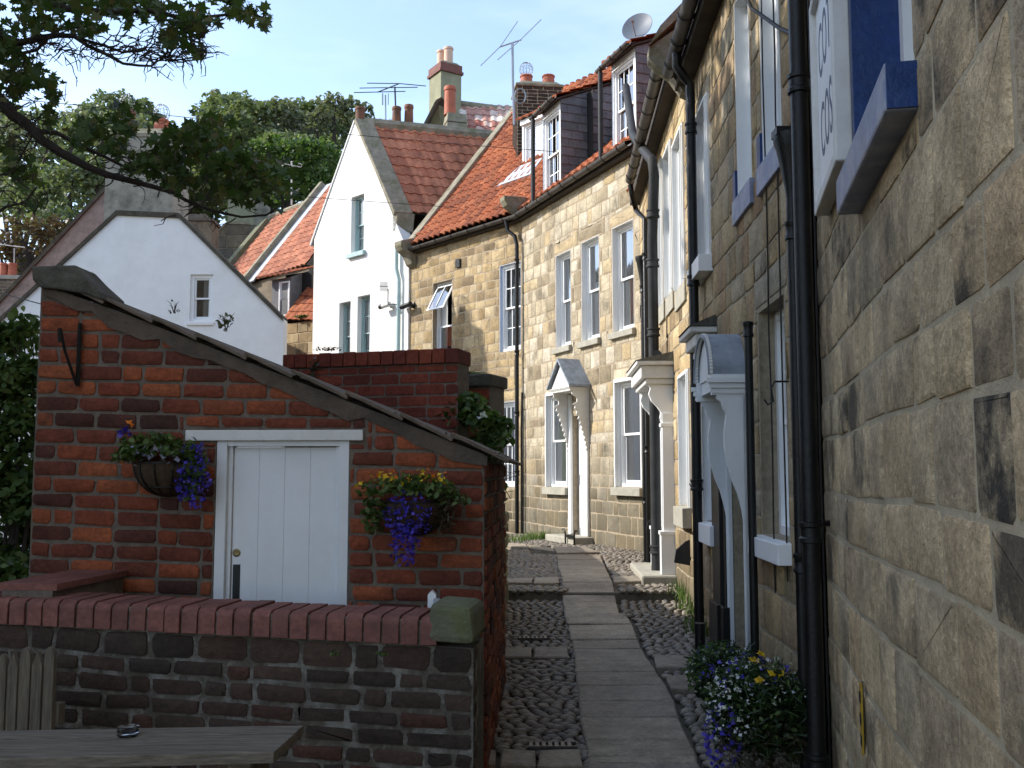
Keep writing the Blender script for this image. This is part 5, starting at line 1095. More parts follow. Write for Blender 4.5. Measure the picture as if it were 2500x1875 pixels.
m.wbox(SW, hd[0] + .002, hd[0] + fr_, -.15, hd[3] - .002, -.10, .0); m.wbox(SW, hd[1] - fr_, hd[1] - .002, -.15, hd[3] - .002, -.10, .0); m.wbox(SW, hd[0] + fr_, hd[1] - fr_, hd[3] - .03, hd[3] - .002, -.10, -.005)
m.wbox(SW, hd[0] + fr_, hd[0] + fr_ + .022, -.15, hd[3] - .03, -.10, -.028); m.wbox(SW, hd[1] - fr_ - .022, hd[1] - fr_, -.15, hd[3] - .03, -.10, -.028)
m.build('door_frame', 'white_door', oh, bevel=.003)
m = MB(); m.wbox(SW, hl[0], hl[1], hl[2], hl[3], -.05, .022); m.build('lintel', 'off_white', oh, bevel=.004)
m = MB(); d0, d1 = hd[0] + fr_ + .024, hd[1] - fr_ - .024; wd = (d1 - d0) / 4
for k in range(4): m.wbox(SW, d0 + wd * k + .0004, d0 + wd * (k + 1) - .0004, -.15, hd[3] - .035, -.09, -.045)
dr = m.build('door', 'white_door', oh, bevel=.0009)
m = MB(); s, z = P_(571, 1351); m.lathe(SW.pt(s, z, -.045), [(.020, 0), (.021, .003), (.013, .005), (.008, .004)], 18, axis=SW.n); m.build('keyhole', 'brass', dr)
m = MB(); s, z = P_(571, 1380); m.wbox(SW, s - .018, s + .019, z - .30, z, -.045, -.041); m.build('kick_slot', 'slot_black', dr)
# iron bracket
s, z = P_(190, 870); t = thing('iron_bracket', 'rusty black hooked iron bracket high on the left of the outhouse wall', 'bracket', SW.pt(s, z, .02)); m = MB()
m.tube([SW.pt(s + .02, z + .17, .03), SW.pt(s + .02, z - .16, .03)], .012, 6); m.tube([SW.pt(s + .018, z - .15, .04), SW.pt(s - .02, z + .02, .10), SW.pt(s - .035, z + .12, .12)], .008, 6); m.tube([SW.pt(s - .035, z + .06, .12), SW.pt(s - .04, z + .13, .12)], .013, 6); m.build('arm', 'black_iron', t, smooth=50)

# ------------------------------------------------------------ front garden wall, pier, pickets, table
f0, f1 = at(-90, 1500, 4.42), at(1156, 1560, 4.12); FWl = Wall((f0.x, f0.y), (f1.x, f1.y)); fz0 = FWl.sz(0, 1452, .0)[1]; fz1 = FWl.sz(1040, 1500, 0)[1]; L_ = FWl.len
tl = (fz1 - fz0) / (FWl.sz(1040, 1500)[0] - FWl.sz(0, 1452)[0]); zc0 = FWl.sz(540, 1480)[1]
gw = thing('garden_wall', 'low dark old brick wall capped with rounded red bricks on edge', 'wall', FWl.pt(L_ / 2, 0))
zt = zc0 - .115; m = MB(); sp = FWl.sz(1043, 1500)[0]; m2 = L_ / 2
P4 = [FWl.pt(0, -.1, 0), FWl.pt(L_, -.1, 0), FWl.pt(L_, -.1, -.24), FWl.pt(0, -.1, -.24), FWl.pt(0, zt - tl * m2 - .006, 0), FWl.pt(L_, zt + tl * m2 - .006, 0), FWl.pt(L_, zt + tl * m2 - .006, -.24), FWl.pt(0, zt - tl * m2 - .006, -.24)]; m.hexa(P4, (.5, .5, .5)); m.build('wall_core', 'mortar_old', gw)
m = MB(); blocks(m, FWl, 0, L_, -.05, zt, (.072, .086), (.20, .24), gap=.017, h=.010, cham=.010, jit=.006, tilt=tl, bond=.25, wob=.004)
EWr = Wall((f1.x, f1.y), (f1.x, f1.y + .24)); blocks(m, EWr, 0, .24, -.05, zt + tl * m2, (.072, .086), (.20, .24), gap=.017, h=.010, cham=.010, jit=.005); m.build('brickwork', 'brick_old', gw, smooth=40)
m = MB(); x = 0.0; mg = MB()
while x < sp - .02:
    wv = random.uniform(.066, .074); zb = zt + tl * (x + wv / 2 - m2); hgt = .112 + random.uniform(-.003, .003); K = 5; o = random.uniform(-.004, .004); pr_ = [(.028 + o, zb)]
    pr_ += [(.028 + o - .035 * (1 - math.cos(PI / 2 * k / K)), zb + hgt - .035 + .035 * math.sin(PI / 2 * k / K)) for k in range(K + 1)]; pr_ += [(-.255, zb + hgt), (-.27, zb + hgt - .02), (-.27, zb)]
    m.prism([FWl.pt(x, z, n) for n, z in pr_[::-1]], FWl.d * wv); x += wv + random.uniform(.007, .011)
m.build('coping_bricks', 'brick_coping', gw, smooth=35, bevel=.002)
P4 = []
for n, dz in ((.015, 0), ):
    mg.hexa([FWl.pt(0, zt - tl * m2 - .004, n), FWl.pt(sp, zt + tl * (sp - m2) - .004, n), FWl.pt(sp, zt + tl * (sp - m2) - .004, -.26), FWl.pt(0, zt - tl * m2 - .004, -.26), FWl.pt(0, zt - tl * m2 + .098, n - .001), FWl.pt(sp, zt + tl * (sp - m2) + .098, n - .001), FWl.pt(sp, zt + tl * (sp - m2) + .092, -.25), FWl.pt(0, zt - tl * m2 + .092, -.25)])
mg.build('coping_mortar', 'mortar_old', gw)
m = MB(); a, za = FWl.sz(1040, 1568, .03); b, _ = FWl.sz(1160, 1568, .03); zb_ = FWl.sz(1100, 1480, .03)[1]
pt_ = []; nx3, ny3, nz3 = 10, 8, 6
m.hexa([FWl.pt(a, za, .035), FWl.pt(b, za - .01, .035), FWl.pt(b, za, -.27), FWl.pt(a, za, -.27), FWl.pt(a + .012, zb_ + .012, .02), FWl.pt(b - .02, zb_ - .004, .02), FWl.pt(b - .01, zb_, -.26), FWl.pt(a + .01, zb_ + .01, -.26)]); m.build('pier_stone', 'lichen_stone', gw, bevel=.028)
# return wall on the left
lw = thing('garden_wall', 'short brick return wall joining the outhouse at its left corner', 'wall', at(60, 1500, 4.7)); q0, q1 = at(-60, 1415, 4.45), at(135, 1400, 5.08)
LW = Wall((q1.x + .12, q1.y), (q0.x + .12, q0.y)); m = MB(); m.wbox(LW, 0, LW.len, -.1, 1.08, -.24, 0); m.build('wall_core', 'mortar_brick', lw); m = MB(); m.wbox(LW, -.0, LW.len, 1.081, 1.11, -.26, .03); blocks(m, LW, 0, LW.len, 0, 1.08, (.08, .088), (.215, .23), gap=.015); m.build('brickwork', 'brick_coping', lw)
# picket gate
pk = thing('picket_fence', 'short weathered grey picket fence with pointed tops before the old brick wall', 'fence', at(60, 1790, 3.95)); GWp = Wall(tuple(at(-40, 1600, 3.97)[:2]), tuple(at(140, 1600, 3.92)[:2]))
for i, (x0, x1, yt) in enumerate(((-34, -8, 1600), (-5, 16, 1596), (20, 44, 1590), (48, 74, 1582), (78, 103, 1588), (108, 132, 1578))):
    a, b = GWp.sz(x0, 1600)[0], GWp.sz(x1, 1600)[0]; z = GWp.sz(x0, yt)[1]; c = (a + b) / 2; m = MB(); K = 6
    top = [(a, z - .05)] + [(c - (b - a) / 2 * math.cos(PI * k / K), z - .05 + .05 * math.sin(PI * k / K)) for k in range(1, K)] + [(b, z - .05)] if i % 2 else [(a, z - .06), (c, z), (b, z - .06)]
    m.prism([GWp.pt(a, 0, 0), GWp.pt(b, 0, 0)] [::-1] and [GWp.pt(a, 0, 0), GWp.pt(b, 0, 0)] + [GWp.pt(p[0], p[1], 0) for p in top[::-1]], GWp.n * -.022); m.build('picket', 'picket_wood', pk, bevel=.002)
m = MB(); m.wbox(GWp, 0, GWp.len, .62, .70, -.065, -.023); m.build('rail', 'picket_wood', pk)
wp = thing('white_post', 'small white pointed picket post behind the mossy wall end stone', 'post', at(1062, 1480, 4.7)); PW = Wall(tuple(at(1040, 1480, 4.75)[:2]), tuple(at(1080, 1480, 4.75)[:2]))
m = MB(); a, b = PW.sz(1044, 1480)[0], PW.sz(1064, 1480)[0]; zz = PW.sz(1054, 1442)[1]; m.prism([PW.pt(a, .1, 0), PW.pt(b, .1, 0), PW.pt(b, zz - .02, 0), PW.pt((a + b) / 2, zz, 0), PW.pt(a, zz - .02, 0)], (0, .05, 0)); m.build('picket', 'white_paint', wp); m = MB(); m.wbox(PW, b - .01, b + .02, .9, zz - .035, .005, .03); m.build('catch', 'lead_pale', wp)
# table
tb = thing('picnic_table', 'weathered dark wooden picnic table end with plank top', 'table', at(300, 1875, 3.2)); Rn, Rf = at(668, 1836, 2.98), at(742, 1771, 3.30); zT = .75
def hitz(px, py, z): r = ray(px, py); t = (EYE - z) / -r.z; return Vector((r.x * t, r.y * t, z))
nf, nn_ = hitz(742, 1771, zT), hitz(668, 1836, zT); lf, ln_ = hitz(0, 1784, zT), hitz(0, 1853, zT); lf = nf + (lf - nf) * 1.35; ln_ = nn_ + (ln_ - nn_) * 1.5
for k in range(3):
    a, b = k / 3 + .012, (k + 1) / 3 - .012; m = MB(); q = [ln_.lerp(lf, a), nn_.lerp(nf, a), nn_.lerp(nf, b), ln_.lerp(lf, b)]; dz = Vector((0, 0, random.uniform(-.002, .002))); m.hexa([p - Vector((0, 0, .035)) + dz for p in q] + [p + dz for p in q]); m.build('plank', 'old_wood', tb, bevel=.003)
m = MB(); c = nn_.lerp(nf, .5); m.hexa([c + Vector(v) for v in ((-.16, -.1, -.12), (-.09, -.1, -.12), (-.09, .12, -.12), (-.16, .12, -.12), (-.16, -.1, -.036), (-.09, -.1, -.036), (-.09, .12, -.036), (-.16, .12, -.036))]); m.build('crosspiece', 'old_wood', tb)
for sx in (-.13, -1.5):
    for sg_ in (-1, 1):
        m = MB(); a = c + Vector((sx, sg_ * .08, -.05)); b = c + Vector((sx, sg_ * .38, -.75)); q = [Vector((-.035, -.03, 0)), Vector((.035, -.03, 0)), Vector((.035, .03, 0)), Vector((-.035, .03, 0))]; m.hexa([b + v for v in q] + [a + v for v in q]); m.build('leg', 'old_wood', tb)
ac = hitz(312, 1797, zT) + Vector((0, 0, .001)); ash = MB(); ash.lathe(ac, [(.028, 0), (.034, .004), (.034, .03), (.029, .031), (.025, .012), (.001, .010)], 16); tag(ash.build('ashtray', 'clear_glass', smooth=40, origin=ac), 'small clear glass ashtray on the wooden table top', 'ashtray')

# ------------------------------------------------------------ brick garden walls behind the outhouse, mossy lane wall
K0, K1 = at(700, 900, 7.5), at(1118, 900, 7.1); KW = Wall((K0.x, K0.y), (K1.x, K1.y)); zk = KW.sz(1118, 851)[1]
kw = thing('brick_wall', 'tall dark red brick garden wall with brick on edge coping behind the outhouse', 'wall', KW.pt(0, 0)); m = MB(); m.wbox(KW, 0, KW.len, 0, zk - .1, -.24, 0); m.build('wall_core', 'mortar_brick', kw)
m = MB(); blocks(m, KW, 0, KW.len, .4, zk - .11, (.083, .085), (.225, .24), gap=.009, h=.006, bond=.05); e_ = Wall((K1.x, K1.y), (K1.x - .01, K1.y + .24)); blocks(m, e_, 0, .24, .4, zk - .11, (.083, .085), (.22, .24), gap=.009, h=.006); m.build('brickwork', 'brick_deep', kw)
m = MB(); x = -.02
while x < KW.len: m.wbox(KW, x, x + .095, zk - .105, zk + random.uniform(-.004, .004), -.27, .03); x += .102
m.build('coping_bricks', 'brick_deep', kw, bevel=.006)
k2 = thing('brick_wall', 'lower stone capped piece of brick wall with weeds on top', 'wall', at(1160, 1100, 7.6)); KW2 = Wall(tuple(at(1119, 900, 7.8)[:2]), tuple(at(1196, 900, 7.7)[:2])); z2 = KW2.sz(1160, 914)[1]
m = MB(); m.wbox(KW2, 0, KW2.len, 0, z2 - .1, -.3, 0); m.build('wall_core', 'mortar_brick', k2); m = MB(); blocks(m, KW2, 0, KW2.len, .4, z2 - .11, (.083, .085), (.225, .24), gap=.01, h=.006); m.build('brickwork', 'brick_deep', k2); m = MB(); m.wbox(KW2, -.01, KW2.len + .02, z2 - .1, z2, -.34, .04); m.build('coping_stone', 'dark_coping', k2, bevel=.015)
lane = thing('stone_wall', 'low mossy stone wall running along the left edge of the lane', 'wall', (-.2, 6, 0)); xa = R0.x + .04
LnW = Wall((-.17, 7.02), (-.065, 9.85)); m = MB(); m.wbox(LnW, 0, LnW.len, -.1, .85, -.3, -.006); m.wbox(LnW, 0, LnW.len, .85, 1.1, -.3, -.006); m.build('wall_core', 'mortar_old', lane)
m = MB(); blocks(m, LnW, 0, LnW.len, -.1, .88, (.14, .24), (.25, .5), gap=.02, h=.03, cham=.02, jit=.015); blocks(m, LnW, 0, LnW.len, .88, 1.12, (.12, .14), (.25, .4), gap=.02, h=.03, cham=.02, jit=.012)
e2 = LnW.pt(LnW.len, 0, 0); EL = Wall((e2.x - .3, 4.42), (e2.x, 4.4)); m.build('stonework', 'stone_moss', lane, smooth=40)
m = MB(); x = 0
while x < LnW.len: 
    wv = random.uniform(.3, .5); m.wbox(LnW, x, min(x + wv, LnW.len) - .015, 1.12, 1.12 + random.uniform(.08, .13), -.36, .04); x += wv
m.build('coping_stone', 'stone_moss', lane, bevel=.03)
for px, py, lab in ((1188, 1856 - 28, 'nearer iron drain grating in the cobbles by the slab path'), (1305, 1563, 'farther iron drain grating in the left hand cobbles')):
    px = 1350 if py > 1700 else px; g_ = ground(px, py); m = MB(); t = thing('drain_grating', lab, 'drain', g_, 'iron drain gratings')
    for k in range(7): m.box((g_.x - .13 + k * .035, g_.y - .04, g_.z + .01), (g_.x - .11 + k * .035, g_.y + .04, g_.z + .026))
    m.box((g_.x - .14, g_.y - .05, g_.z + .01), (g_.x + .13, g_.y - .041, g_.z + .027)); m.box((g_.x - .14, g_.y + .041, g_.z + .01), (g_.x + .13, g_.y + .05, g_.z + .027)); m.build('grate', 'drain_iron', t)

# ------------------------------------------------------------ added unseen building left of the view, put there to shade the lane
block = thing('block', 'added tall stone building outside the view that shades the lane', 'building', (-8.5, 2, 0)); IW = Wall((-5.7, 10.2), (-5.7, -6)); IW = Wall((-5.7, -6), (-5.7, 10.2)); m = MB()
m.box((-11.5, .6, -1), (-6.0, 10.0, 8.2)); m.prism([(-11.5, .6, 8.2), (-6.0, .6, 8.2), (-8.75, .6, 11.0)], (0, 9.4, 0)); m.build('wall', 'stone_dark', block)

yw = thing('shade_wall', 'added rough stone wall hidden beyond the brick outhouse to shade the ground', 'wall', (-1.7, 12, .4)); YW = Wall((-1.75, 9.6), (-1.95, 15.2)); m = MB(); m.wbox(YW, 0, YW.len, 0, 2.35, -.3, -.006); m.build('wall_core', 'mortar_old', yw)  # unseen wall added to keep the sun off the far ground
m = MB(); blocks(m, YW, 0, YW.len, .3, 2.35, (.15, .25), (.25, .5), gap=.02, h=.03); m.wbox(YW, 0, YW.len, 2.352, 2.43, -.34, .04); m.build('stonework', 'stone_moss', yw)
# ------------------------------------------------------------ hillside and its trees
m = MB(); xs2 = [-140, -90, -60, -40, -28, -16, -6, 6, 20, 60, 140]; yy = [34, 44, 54, 66, 90, 140]; zz = [.3, 6, 11, 15, 18, 16]
def hz(x, i): return zz[i] * (1.0 if x < 8 else max(.35, 1 - (x - 8) / 60))
Pn = [(x, y, hz(x, i) + math.sin(x * .21 + i) * .8) for i, y in enumerate(yy) for x in xs2]; n_ = len(xs2)
m.add(Pn, [(j * n_ + i, j * n_ + i + 1, (j + 1) * n_ + i + 1, (j + 1) * n_ + i) for j in range(len(yy) - 1) for i in range(n_ - 1)], (.5, .5, .5))
tag(m.build('hill', 'hill_ground', origin=(0, 60, 0), smooth=180), kind='structure')
def blob_points(blobs, dens, shell=.55):
    out = []
    for (c, r) in blobs:
        n = int(dens * r[0] * r[2]); d = rng.normal(size=(n, 3)); d /= np.linalg.norm(d, axis=1)[:, None]; d[:, 2] = np.where(d[:, 2] < -.5, -d[:, 2], d[:, 2])
        k = shell + (1 - shell) * rng.random(n) ** .6; lump = 1 + .16 * np.sin(d[:, 0] * 7 + c[0]) * np.cos(d[:, 2] * 6 + c[2]) + .1 * np.sin(d[:, 1] * 13 + d[:, 0] * 11)
        out.append(np.array(c) + d * (k * lump)[:, None] * np.array(r))
    return np.concatenate(out)
def tree(name, label, base, blobs, size, mat, dens, trunk=.25, cat='tree', group=None, shell=.5):
    t = thing(name, label, cat, base, group); m = MB(); top = Vector(blobs[0][0]); b = Vector(base)
    m.tube([b, b.lerp(top, .5) + Vector((.2, 0, 0)), top], [trunk, trunk * .7, trunk * .25], 7)
    for c, r in blobs: m.tube([b.lerp(top, .45), Vector(c) - Vector((0, 0, r[2] * .3)), Vector(c) + Vector((random.uniform(-.3, .3), 0, r[2] * .5))], [trunk * .45, trunk * .25, trunk * .06], 5)
    m.build('trunk', 'bark', t); fol('crown', blob_points(blobs, dens, shell), size, mat, t, 'leaf', .4); return t
def pxblob(px, py, Y, rx, ry): # an upright ellipsoid standing where the photo shows a clump
    p = at(px, py, Y); s = Y / FX; return ((p.x, Y, p.z), (rx * s, rx * s * .8, ry * s))
# wood that reads as one mass
bl = []
for k in range(130):
    px = random.uniform(-60, 1230); Y = random.uniform(42, 58); topy = np.interp(px, [-60, 100, 300, 480, 600, 700, 860, 940, 1230], [270, 255, 262, 268, 250, 255, 300, 330, 345]); py = topy + random.uniform(30, 260)
    bl.append(pxblob(px, py, Y, random.uniform(50, 85), random.uniform(45, 75)))
tag(fol('woodland', blob_points(bl, 330, .7), .30, 'leaf_wood_hazed', None, 'leaf', .4, origin=(-20, 50, 5)), 'dense green wood covering the hillside behind the roofs', 'woodland', kind='stuff')
def gb(px, Y): p = at(px, 700, Y); return (p.x, Y, 4)
tree('broadleaf_tree', 'round greyish green tree on the skyline left of the white gable', gb(700, 45), [pxblob(690, 290, 45, 55, 50), pxblob(650, 300, 45, 45, 45), pxblob(735, 330, 45, 45, 50)], .26, 'leaf_grey_hazed', 420)
tree('broadleaf_tree', 'tallest bushy skyline tree beside the white gable peak', gb(820, 44), [pxblob(815, 275, 44, 50, 50), pxblob(865, 290, 44, 55, 50), pxblob(775, 310, 44, 40, 45), pxblob(930, 325, 44, 45, 35), pxblob(985, 345, 44, 50, 30)], .24, 'leaf_grey_hazed', 430)
tree('broadleaf_tree', 'bright yellowish green tree directly left of the white gable', gb(730, 38), [pxblob(700, 400, 38, 75, 65), pxblob(770, 400, 38, 65, 65), pxblob(640, 395, 38, 60, 55), pxblob(760, 470, 38, 60, 50), pxblob(690, 470, 38, 70, 40)], .2, 'leaf_garden', 750)
tree('ash_tree', 'airy pale tree against the sky at the far left edge', gb(60, 36), [pxblob(30, 340, 36, 70, 75), pxblob(110, 370, 36, 70, 60), pxblob(190, 310, 36, 60, 60), pxblob(0, 440, 36, 60, 60), pxblob(250, 330, 37, 50, 60), pxblob(330, 320, 38, 45, 40)], .24, 'leaf_grey_hazed', 150, shell=.2)
tree('broadleaf_tree', 'deep green rounded tree behind the left cottage chimney', gb(170, 33), [pxblob(170, 480, 33, 90, 90), pxblob(70, 500, 33, 80, 70), pxblob(240, 440, 33, 55, 60), pxblob(130, 560, 32, 80, 60), pxblob(480, 440, 34, 60, 70), pxblob(560, 420, 34, 55, 50)], .2, 'leaf_wood_hazed', 800)
tree('beech_tree', 'rusty brown leaved tree low at the far left', gb(80, 30), [pxblob(70, 600, 29, 80, 70), pxblob(140, 580, 29, 50, 50), pxblob(10, 640, 29, 50, 60)], .16, 'leaf_rust', 800)

# ------------------------------------------------------------ overhanging sycamore
tb_ = (-5.0, 7.6, -.4); sy = thing('sycamore_tree', 'dark sycamore whose leafy branches hang across the upper left corner', 'tree', tb_)
def T(px, py, Y=6.6): return at(px, py, Y)
m = MB(); m.tube([tb_, (-5.0, 7.4, 2.2), (-4.9, 7.2, 4.2), (-4.8, 6.9, 6.5), (-4.9, 6.8, 9)], [.34, .27, .22, .17, .08], 12)
main = [Vector((-4.95, 7.3, 3.4)), T(-120, 150, 6.9), T(0, 243, 6.7), T(30, 280), T(68, 304), T(101, 341), T(152, 375), T(209, 405), T(263, 427), T(321, 442), T(371, 455), T(422, 470), T(456, 490), T(520, 515), T(590, 530), T(650, 525), T(680, 505)]
m.tube(main, [.12, .07, .045, .04, .036, .033, .03, .026, .023, .020, .017, .014, .012, .010, .008, .007, .005], 8)
up = [Vector((-4.85, 7.0, 5.6)), T(-100, 40, 6.9), T(0, 85), T(45, 105), T(100, 92), T(140, 86), T(180, 88), T(215, 112), T(262, 134), T(300, 155), T(340, 160), T(371, 161), T(382, 148), T(430, 146), T(480, 140)]
m.tube(up, [.10, .05, .03, .025, .022, .019, .017, .014, .012, .010, .009, .008, .006, .005, .004], 7)
m.tube([Vector((-4.8, 6.9, 6.2)), T(-60, -60), T(60, -10), T(150, 20), T(260, 30), T(360, 25), T(450, 45), T(520, 40), T(600, 30), T(650, 45)], [.09, .045, .03, .026, .022, .018, .014, .011, .008, .005], 7)
m.tube([T(85, 320), T(140, 325), T(185, 350), T(250, 380), T(330, 420), T(400, 400)], [.02, .016, .013, .011, .009, .004], 6)
m.tube([T(45, 132), T(90, 122), T(115, 95)], [.012, .012, .012], 6); m.tube([T(200, 96), T(250, 110), T(300, 128), T(355, 122), T(420, 150), T(490, 135)], [.012, .009, .008, .006, .005, .003], 6)
m.tube([T(-10, 430), T(30, 420), T(80, 330), T(100, 345)], [.008, .008, .006, .004], 5); m.tube([T(-20, 530), T(15, 505), T(60, 495), T(90, 455)], [.012, .01, .007, .004], 5)
def twigs(px, py, rx, ry, n, ln=45):
    for _ in range(n):
        x, y = px + random.gauss(0, rx * .5), py + random.gauss(0, ry * .5); a = random.uniform(-.9, .9) + (PI if random.random() < .25 else 0); Y = random.uniform(6.3, 7.0); P = [T(x, y, Y)]
        for _k in range(random.randint(3, 5)): a += random.uniform(-.7, .7); x += math.cos(a) * ln * .3; y += math.sin(a) * ln * .3; P.append(T(x, y, Y))
        m.tube(P, [.0055 - .0008 * i for i in range(len(P))], 4, cap=False)
        if random.random() < .6: x2, y2 = x - 15, y; m.tube([P[-2], P[-2].lerp(P[-1], .5) + Vector((0, 0, random.uniform(-.06, .06))), P[-1] + Vector((random.uniform(-.05, .08), 0, random.uniform(-.09, .09)))], [.004, .003, .002], 4, cap=False)
for a in ((240, 110, 200, 40, 70), (400, 130, 110, 30, 60), (90, 110, 90, 40, 30), (60, 330, 70, 60, 35), (300, 400, 140, 50, 40), (520, 480, 110, 50, 40), (40, 470, 50, 50, 20), (450, 70, 120, 40, 40), (30, 230, 60, 60, 20)): twigs(*a)
m.build('trunk', 'bark', sy, smooth=60)
cl_ = [(120, 0, 190, 34, 330), (330, 20, 140, 40, 280), (470, 50, 70, 34, 150), (430, 90, 60, 32, 110), (480, 125, 26, 22, 36), (80, 60, 100, 30, 130), (210, 72, 70, 22, 70), (600, 30, 55, 35, 70), (645, 55, 22, 22, 26), (560, -5, 60, 22, 70),
       (10, 110, 40, 60, 130), (60, 165, 50, 40, 60), (100, 190, 45, 30, 40), (30, 200, 40, 50, 90), (125, 235, 26, 40, 40), (120, 285, 25, 26, 26), (70, 215, 50, 22, 35),
       (230, 320, 55, 36, 110), (300, 300, 34, 50, 60), (305, 262, 28, 14, 16), (290, 360, 45, 30, 60), (200, 350, 24, 24, 26), (380, 400, 90, 34, 170), (470, 340, 110, 50, 290), (520, 300, 50, 24, 50), (560, 400, 90, 50, 260), (640, 420, 70, 40, 150), (620, 470, 70, 30, 110), (700, 460, 32, 30, 36), (440, 440, 70, 34, 110), (540, 470, 60, 30, 80),
       (40, 400, 45, 30, 30), (60, 440, 50, 30, 34), (20, 350, 30, 30, 16), (80, 500, 30, 16, 10), (-60, 300, 40, 200, 100), (-60, 60, 80, 160, 200)]
pts = []
for (x, y, rx, ry, n) in cl_:
    for _ in range(int(n * (.75 if y < 260 and x < 560 else .9))):
        a, b = random.gauss(0, .45), random.gauss(0, .45)
        pts.append(tuple(at(x + rx * a, y + ry * b, random.uniform(6.2, 7.4))))
fol('foliage', pts, .074, 'leaf_sycamore', sy, 'maple', .15)
# the rest of the crown, above and left of the view
cr = blob_points([((-5.6, 6.5, 7.6), (2.2, 2.6, 1.8)), ((-4.6, 4.6, 7.2), (1.6, 2.0, 1.5)), ((-5.4, 8.6, 8.4), (1.6, 1.6, 1.6)), ((-3.6, 5.8, 8.4), (2.0, 2.0, 1.3)), ((-4.9, 9.0, 10.2), (1.4, 1.3, 1.0))], 300, .2)
fol('foliage', cr, .17, 'leaf_sycamore', sy, 'maple', .3)

# ------------------------------------------------------------ flowers and shrubs
def cloud(c, r, n, shell=.3, low=-.2):
    d = rng.normal(size=(n * 2, 3)); d /= np.linalg.norm(d, axis=1)[:, None]; d = d[d[:, 2] > low][:n]; k = shell + (1 - shell) * rng.random(len(d)) ** .7
    return np.array(c) + d * k[:, None] * np.array(r)
def basket(px, py, label, Y=4.93):
    c = at(px, py, Y); s, _ = SW.sz(px, py, .12); c = SW.pt(s, c.z, .12); t = thing('hanging_basket', label, 'flower basket', SW.pt(s, c.z - .15, .02), 'half baskets of flowers on the outhouse wall')
    m = MB(); R = .17; K = 8; pts_ = []
    for i in range(K + 1):
        f = i / K * PI / 2
        for j in range(13):
            a = PI * j / 12; pts_.append(SW.pt(s - R * math.cos(a) * math.cos(f), c.z - .17 * math.sin(f), .02 + .19 * math.sin(a) * math.cos(f)))
    m.add(pts_, [(i * 13 + j, i * 13 + j + 1, (i + 1) * 13 + j + 1, (i + 1) * 13 + j) for i in range(K) for j in range(12)]); m.build('liner', 'coir', t, smooth=60)
    m = MB()
    for j in range(0, 13, 2): m.tube([Vector(pts_[i * 13 + j]) + SW.n * .006 for i in range(K + 1)], .004, 4)
    for i in (0, 4): m.tube([Vector(pts_[i * 13 + j]) + SW.n * .006 for j in range(13)], .005, 4)
    m.build('wire_frame', 'black_iron', t); return t, s, c
b1, s1_, c1_ = basket(395, 1130, 'hanging basket with lilac pansies and blue trailing flowers left of the white door')
fol('foliage', np.concatenate([cloud(c1_ + Vector((-.03, -.02, .05)), (.21, .12, .10), 420), cloud(c1_ + Vector((-.16, 0, .02)), (.10, .08, .07), 120), cloud(c1_ + Vector((.16, -.01, -.04)), (.08, .07, .16), 260, low=-1)]), .038, 'leaf_garden', b1)
fol('blue_flowers', cloud(c1_ + Vector((.17, -.03, -.06)), (.09, .06, .19), 330, .4, -1), .022, 'petal_blue', b1, 'star', .1)
fol('lilac_flowers', cloud(c1_ + Vector((-.04, -.07, .0)), (.14, .07, .10), 34, .6), .036, 'petal_lilac', b1, 'star', .1); fol('orange_flowers', np.array([c1_ + Vector(v) for v in ((-.15, -.06, .20), (-.14, -.06, .19), (-.18, -.08, -.01), (-.17, -.08, .0))]), .045, 'petal_orange', b1, 'star')
fol('purple_flowers', np.array([c1_ + Vector((-.17 + random.uniform(-.03, .03), -.06, .15 + random.uniform(-.02, .03))) for _ in range(12)]), .035, 'petal_blue', b1, 'star')
b2, s2_, c2_ = basket(1010, 1225, 'hanging basket with yellow flowers and a blue cascade right of the white door')
fol('foliage', np.concatenate([cloud(c2_ + Vector((-.02, -.02, .05)), (.26, .12, .09), 480), cloud(c2_ + Vector((-.2, 0, -.06)), (.07, .06, .12), 150, low=-1), cloud(c2_ + Vector((.17, 0, .0)), (.11, .07, .07), 120)]), .036, 'leaf_garden', b2)
fol('dry_stems', cloud(c2_ + Vector((.16, -.04, -.05)), (.05, .04, .12), 160, .2, -1), .07, 'leaf_dry', b2, 'blade')
fol('blue_flowers', np.concatenate([cloud(c2_ + Vector((-.02, -.07, -.07)), (.13, .06, .13), 300, .4, -1), cloud(c2_ + Vector((-.04, -.07, -.2)), (.09, .05, .12), 170, .3, -1)]), .022, 'petal_blue', b2, 'star', .1)
fol('yellow_flowers', cloud(c2_ + Vector((-.02, -.05, .09)), (.26, .08, .07), 46, .5), .030, 'petal_yellow', b2, 'star'); fol('orange_flowers', cloud(c2_ + Vector((-.05, -.05, .12)), (.22, .06, .06), 14, .5), .032, 'petal_orange', b2, 'star')
# flower bed by the lead porch
g = ground(1830, 1790); ft_ = thing('flower_bed', 'bushy clump of white, blue and yellow flowers at the foot of the black pipes', 'flowers', g)
cA_, cB_ = at(1856, 1738, 5.05), at(1775, 1662, 5.85)
fol('foliage', np.concatenate([cloud(cA_, (.25, .24, .22), 3000, .35, -1), cloud(cB_, (.19, .34, .16), 2200, .35, -1)]), .034, 'leaf_dark', ft_)
fol('dry_stems', cloud(cA_ + Vector((.0, -.10, -.10)), (.27, .2, .17), 1200, .6, -1), .05, 'leaf_dry', ft_, 'blade')
fol('leafy_stems', np.concatenate([cloud(cA_, (.28, .27, .26), 700, .85, -.6), cloud(cB_ + Vector((0, 0, .03)), (.23, .38, .19), 600, .8, -.4)]), .085, 'leaf_dark', ft_, 'blade')
fol('sprigs', np.concatenate([cloud(cA_, (.27, .26, .25), 350, .9, -.4), cloud(cB_ + Vector((-.02, 0, .03)), (.22, .36, .18), 300, .85, -.4)]), .030, 'leaf_garden', ft_)
